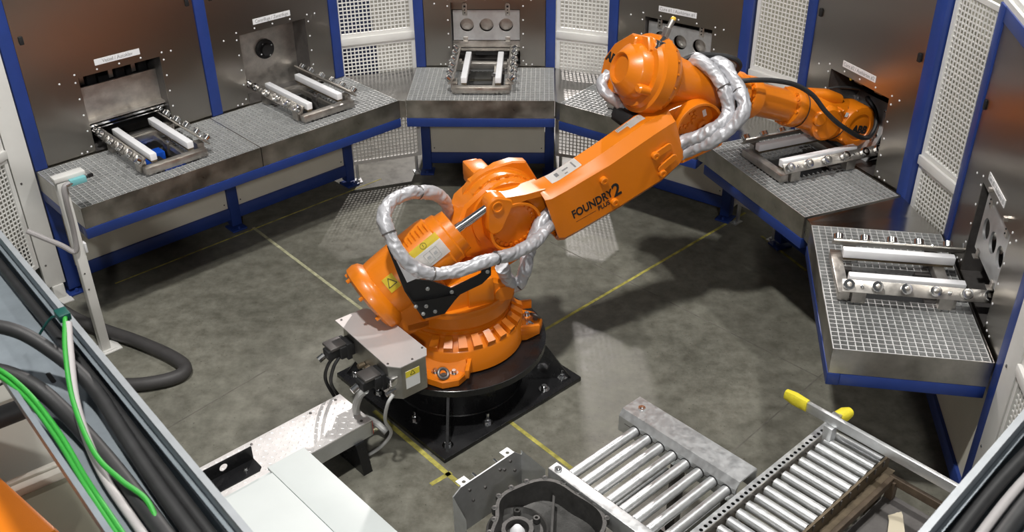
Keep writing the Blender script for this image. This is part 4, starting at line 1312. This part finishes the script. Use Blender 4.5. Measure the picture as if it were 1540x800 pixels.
MB().loft([[(.06, -.05, zz - .12), (.07, -.06, zz - .12), (.09, .17, zz - .10), (.08, .18, zz - .10)], [(.06, -.05, zz - .06), (.07, -.06, zz - .06), (.09, .17, zz - .03), (.08, .18, zz - .03)]]).build('inner_web', 'cast', ghs, smooth=0)
MB(T(-.09, -.03, 0)).lathe([(zz - .10, .04), (zz - .05, .035), (zz - .02, .018), (zz - .012, .004)], (0, 0, 0), (0, 0, 1), 20).build('centre_plug', 'white_plastic', ghs)
Mbr = T(-.295, 3.459, 0) @ Rz(43.4)
bp_ = thing('mounting_plate', 'grey galvanized plate with lugs and holes standing behind the gearbox casting', 'bracket', Mbr)
plp = [(0, .30), (.42, .30), (.45, .33), (.45, .55), (.40, .60), (.05, .60), (0, .57)]
MB().prism(plp, basis((1, 0, 0), (0, 0, 1), (0, 0, 0)), .006).build('plate', 'galvanized', bp_, smooth=0)
MB().loft([[(.45, 0, .32), (.45, -.006, .32), (.45, -.006, .58), (.45, 0, .58)], [(.50, -.12, .32), (.50, -.126, .32), (.50, -.126, .50), (.50, -.12, .50)]]).build('end_flange', 'galvanized', bp_, smooth=0)
MB().loft([[(0, 0, .32), (0, -.006, .32), (0, -.006, .57), (0, 0, .57)], [(-.01, -.1, .32), (-.01, -.106, .32), (-.01, -.106, .50), (-.01, -.1, .50)]]).build('end_flange', 'galvanized', bp_, smooth=0)
for x in (.07, .36):
    MB().holes_plate([(0, .055, .0275, .03, .010)], .06, .005, basis((1, 0, 0), (0, 1, 0), (x, 0, .575)), 16).build('lug', 'galvanized', bp_)
for x in (.16, .30):
    MB().cyl((x, 0, .585), (x, .035, .59), .007, 10).build('stud', 'chrome', bp_)
for (x, z) in ((.10, .55), (.20, .50), (.30, .55), (.33, .53), (.37, .56), (.12, .47), (.40, .48)):
    MB().lathe([(0, .008), (.008, .008)], (x, -.006, z), (0, -1, 0), 8).build('plate_bolt', 'dark_steel', bp_)
sp = thing('casting_support', 'low steel stand under the gearbox casting', 'stand', T(gcx - .02, gcy, 0) @ Rz(43))
MB().bx(-.28, .28, -.2, .22, .27, .30, .004).build('top_plate', 'dark_steel', sp)
for (x, y) in ((-.24, -.16), (.24, -.16), (-.24, .16), (.24, .16)):
    MB().bx(x - .025, x + .025, y - .025, y + .025, 0, .27).build('leg', 'dark_steel', sp, smooth=0)

# ------------------------------------------------------------------ white stand with limit switch, floor hose
ws = thing('switch_stand', 'slim white floor stand carrying a teal limit switch at far left', 'stand', T(-2.74, 5.44, 0) @ Rz(42.8))
MB().bx(-.03, .03, -.03, .03, .01, 1.27, .004).build('column', 'white_paint', ws)
MB().bx(-.09, .09, -.07, .07, 0, .01, .002).bx(-.03, .06, -.05, .05, .01, .014).build('foot_plate', 'white_paint', ws)
MB().bx(-.04, .15, -.035, .035, 1.27, 1.30, .004).build('arm', 'white_paint', ws)
sw = MB().bx(.04, .14, -.065, -.03, 1.235, 1.275, .005).build('limit_switch', 'teal', ws)
MB().cyl((.14, -.05, 1.26), (.18, -.05, 1.265), .008, 8).bx(.155, .185, -.058, -.042, 1.255, 1.275).build('switch_plunger', 'black_matte', sw)
MB().tube([(.04, -.05, 1.255), (.0, -.055, 1.24), (-.01, -.06, 1.15), (-.01, -.045, .95), (-.03, -.04, .8), (-.10, .0, .86), (-.24, .08, .98)], .017, 10, 8).build('conduit', 'cable_grey', ws)
MB().cyl((.05, -.05, 1.255), (.01, -.055, 1.25), .016, 12).build('gland', 'chrome', ws)
MB().bx(.03, .045, -.04, .0, .76, .83, .003).build('clip', 'white_plastic', ws)
for z in (.5, .62):
    MB().lathe([(0, .006), (.003, .005)], (-.01, -.03, z), (0, -1, 0), 8).build('column_screw', 'dark_steel', ws)
hs = MB().tube([(-3.3, 5.75, .30), (-3.05, 5.70, .10), (-2.80, 5.60, .05), (-2.56, 5.484, .045), (-2.30, 5.33, .045), (-2.14, 5.20, .045), (-2.13, 5.10, .045), (-2.25, 5.03, .045), (-2.454, 5.00, .045), (-2.75, 5.05, .05), (-3.1, 5.15, .05)], .043, 16, 10).build('rubber_hose', 'hose_grey')
tag(hs, 'thick dark grey hose looping over the floor at the left', 'hose')

# ------------------------------------------------------------------ foreground cable trays and what lies below them
def cable_tray(origin, ang, length, width, label, name='cable_tray'):
    t = thing(name, label, 'cable tray', T(*origin) @ Rz(ang))
    MB().bx(0, length, 0, width, -.10, -.097).build('tray_floor', 'tray_grey', t, smooth=0)
    MB().bx(0, length, 0, .003 * math.copysign(1, width), -.10, .0).build('tray_side', 'tray_grey', t, smooth=0)
    MB().bx(0, length, -.014 * math.copysign(1, width), .004 * math.copysign(1, width), 0, .004).bx(0, length, -.014 * math.copysign(1, width), -.011 * math.copysign(1, width), -.02, 0).build('tray_lip', 'lip_grey', t, smooth=0)
    MB().bx(0, length, .004 * math.copysign(1, width), .016 * math.copysign(1, width), -.045, -.04).build('tray_ledge', 'tray_grey', t, smooth=0)
    MB().bx(0, length, width - .003, width, -.10, .0).bx(0, length, width, width + .012, -.006, .0).build('tray_side', 'tray_grey', t, smooth=0)
    g = MB()
    for k in range(int(length / .32)):
        for y in (.5,):
            g.prism(hull(circ(.05 + k * .32, width * y, .007, 8) + circ(.10 + k * .32, width * y, .007, 8)), T(0, 0, -.0969), .0006)
    g.build('floor_slots', 'black_matte', t, smooth=0, kind='stuff')
    return t
TO = (-.42, 1.41, 2.25)
ctray = cable_tray(TO, 130, 3.2, .235, 'long grey cable tray full of cables across the bottom left corner')
Mtl = T(*TO) @ Rz(130)
def tcable(pts, r, m, label, nm='cable', M=Mtl, wob=0, seg=12):
    o = MB(M).tube(pts, r, seg, 10).build(nm, m)
    tag(o, label, 'cable', 'cables in the left tray')
    return o
ribs = lambda t: .024 * (1 + .05 * math.sin(700 * t))
tcable([(0, .075, -.07), (.4, .075, -.072), (.7, .07, -.07), (.95, .06, -.06), (1.15, .055, -.045), (1.3, .09, .0), (1.42, .16, .06), (1.52, .26, .07), (1.62, .40, .03), (1.8, .7, -.05)], .021, 'rubber', 'black corrugated conduit rising out of the left tray')
tcable([(0, .12, -.072), (.4, .125, -.072), (.8, .13, -.07), (1.1, .15, -.06), (1.25, .19, -.02), (1.36, .26, .0), (1.45, .38, -.02), (1.6, .6, -.06)], .023, 'rubber', 'thick black cable leaving the left tray sideways')
tcable([(0, .045, -.078), (.5, .04, -.078), (.9, .035, -.076), (1.3, .03, -.078), (1.8, .035, -.078), (3.1, .04, -.078)], .016, 'rubber', 'black cable along the inner wall of the left tray')
tcable([(0, .16, -.075), (.6, .165, -.075), (.85, .16, -.06), (1.05, .13, -.01), (1.22, .075, .045), (1.33, .035, .075)], .012, 'cable_grey', 'grey cable tied to the green wire end over the left tray')
tcable([(.5, .135, -.07), (.62, .12, -.045), (.72, .145, -.03), (.85, .16, -.02), (1.05, .135, .01), (1.22, .085, .06), (1.36, .03, .085)], .007, 'green', 'green earth wire curling up to its end beside the grey cable')
tcable([(.55, .205, -.06), (.8, .205, -.05), (1.0, .2, -.03), (1.2, .215, .0), (1.36, .26, .02), (1.5, .36, .02), (1.7, .55, -.03)], .007, 'green', 'upper green earth wire along the left tray wall')
tcable([(.5, .215, -.065), (.75, .216, -.055), (1.0, .212, -.035), (1.2, .226, -.008), (1.37, .275, .012), (1.5, .375, .01), (1.7, .57, -.04)], .007, 'green', 'lower green earth wire along the left tray wall')
tcable([(1.9, .20, -.085), (2.4, .19, -.085), (3.1, .19, -.085)], .008, 'green', 'green earth wire at the far end of the left tray')
ty = MB(Mtl).bx(.33, .42, .085, .125, -.052, -.047, .002).build('cable_tag', 'yellow')
tag(ty, 'yellow tag on the black conduit at the bottom of the left tray', 'tag')
tie = MB(Mtl).tube([(1.52, .09, -.05), (1.5, .04, .01), (1.42, .02, .04), (1.33, .03, .075), (1.30, .05, .07)], .004, 6, 6).build('cable_tie', 'dark_green')
tag(tie, 'dark green tie wire holding the green wire end on the tray', 'cable tie')
tw = MB(Mtl).bx(1.35, 1.40, .015, .05, .07, .095, .004).build('cable_end', 'dark_green')
tag(tw, 'cut dark green cable end above the left tray edge', 'cable end')

TR = (.80, 1.488, 2.25)
rtray = cable_tray(TR, 44.6, 2.4, -.2, 'grey cable tray with black cables in the bottom right corner')
Mtr = T(*TR) @ Rz(44.6)
for k, (y, r, m, lab) in enumerate(((-.045, .018, 'rubber', 'black cable nearest the edge in the right tray'), (-.085, .013, 'cable_grey', 'grey cable between black ones in the right tray'), (-.125, .023, 'rubber', 'thick black cable in the middle of the right tray'), (-.17, .016, 'tray_grey', 'pale grey cable at the far side of the right tray'))):
    o = MB(Mtr).tube([(0, y, -.07), (.5, y + .01, -.065), (.9, y - .005, -.06), (1.5, y + .012, -.07), (2.3, y, -.07)], r, 12, 8).build('cable', m)
    tag(o, lab, 'cable', 'cables in the right tray')

bxo = thing('control_box', 'olive beige box with ivory lid below the left cable tray', 'box', T(-1.75, 3.02, 0) @ Rz(37))
MB().bx(-.6, .15, -.42, .0, .02, 1.18, .01).build('box_body', 'olive_box', bxo)
MB().bx(-.61, .16, -.0, .04, 1.15, 1.21, .006).build('box_rim', 'ivory', bxo)
MB().bx(-.6, .15, .08, .11, 1.15, 1.19, .006).build('box_rim', 'ivory', bxo)
MB().bx(-.6, .15, .04, .08, .1, 1.15).build('box_seal', 'dark_steel', bxo, smooth=0)
ivb = thing('ivory_cover', 'round-cornered ivory machine cover at the left edge below the tray', 'cover', T(-2.05, 3.22, 0) @ Rz(37))
MB().bx(-.5, .22, .0, .42, .02, 1.40, .06).build('cover_body', 'ivory', ivb)
MB().lathe([(0, .05), (.008, .05), (.012, .03)], (-.1, .10, 1.40), (0, 0, 1), 24).build('round_cap', 'white_plastic', ivb)
MB().tube([(-.2, .0, 1.41), (-.1, .06, 1.42), (0, .04, 1.46), (.02, .12, 1.46), (.06, .05, 1.43), (.14, .1, 1.42)], .005, 6, 6).build('thin_lead', 'rubber', ivb)
pp_ = MB(T(-1.93, 3.0, 1.5) @ Rz(37)).tube([(-.6, 0, 0), (-.2, 0, 0), (.1, .0, .0), (.28, .0, .0)], .042, 14, 4).build('black_pipe', 'rubber')
tag(pp_, 'short black pipe crossing under the left cable tray', 'pipe')
oc = thing('orange_cover', 'orange painted hood in the very bottom left corner', 'cover', T(-1.67, 2.56, 0) @ Rz(-40))
MB().bx(-.6, .10, -.45, 0, 1.185, 1.40, .02).build('cover_body', 'orange', oc)
MB().bx(-.6, .10, -.02, .008, 1.33, 1.36, .003).build('cover_lip', 'orange', oc)
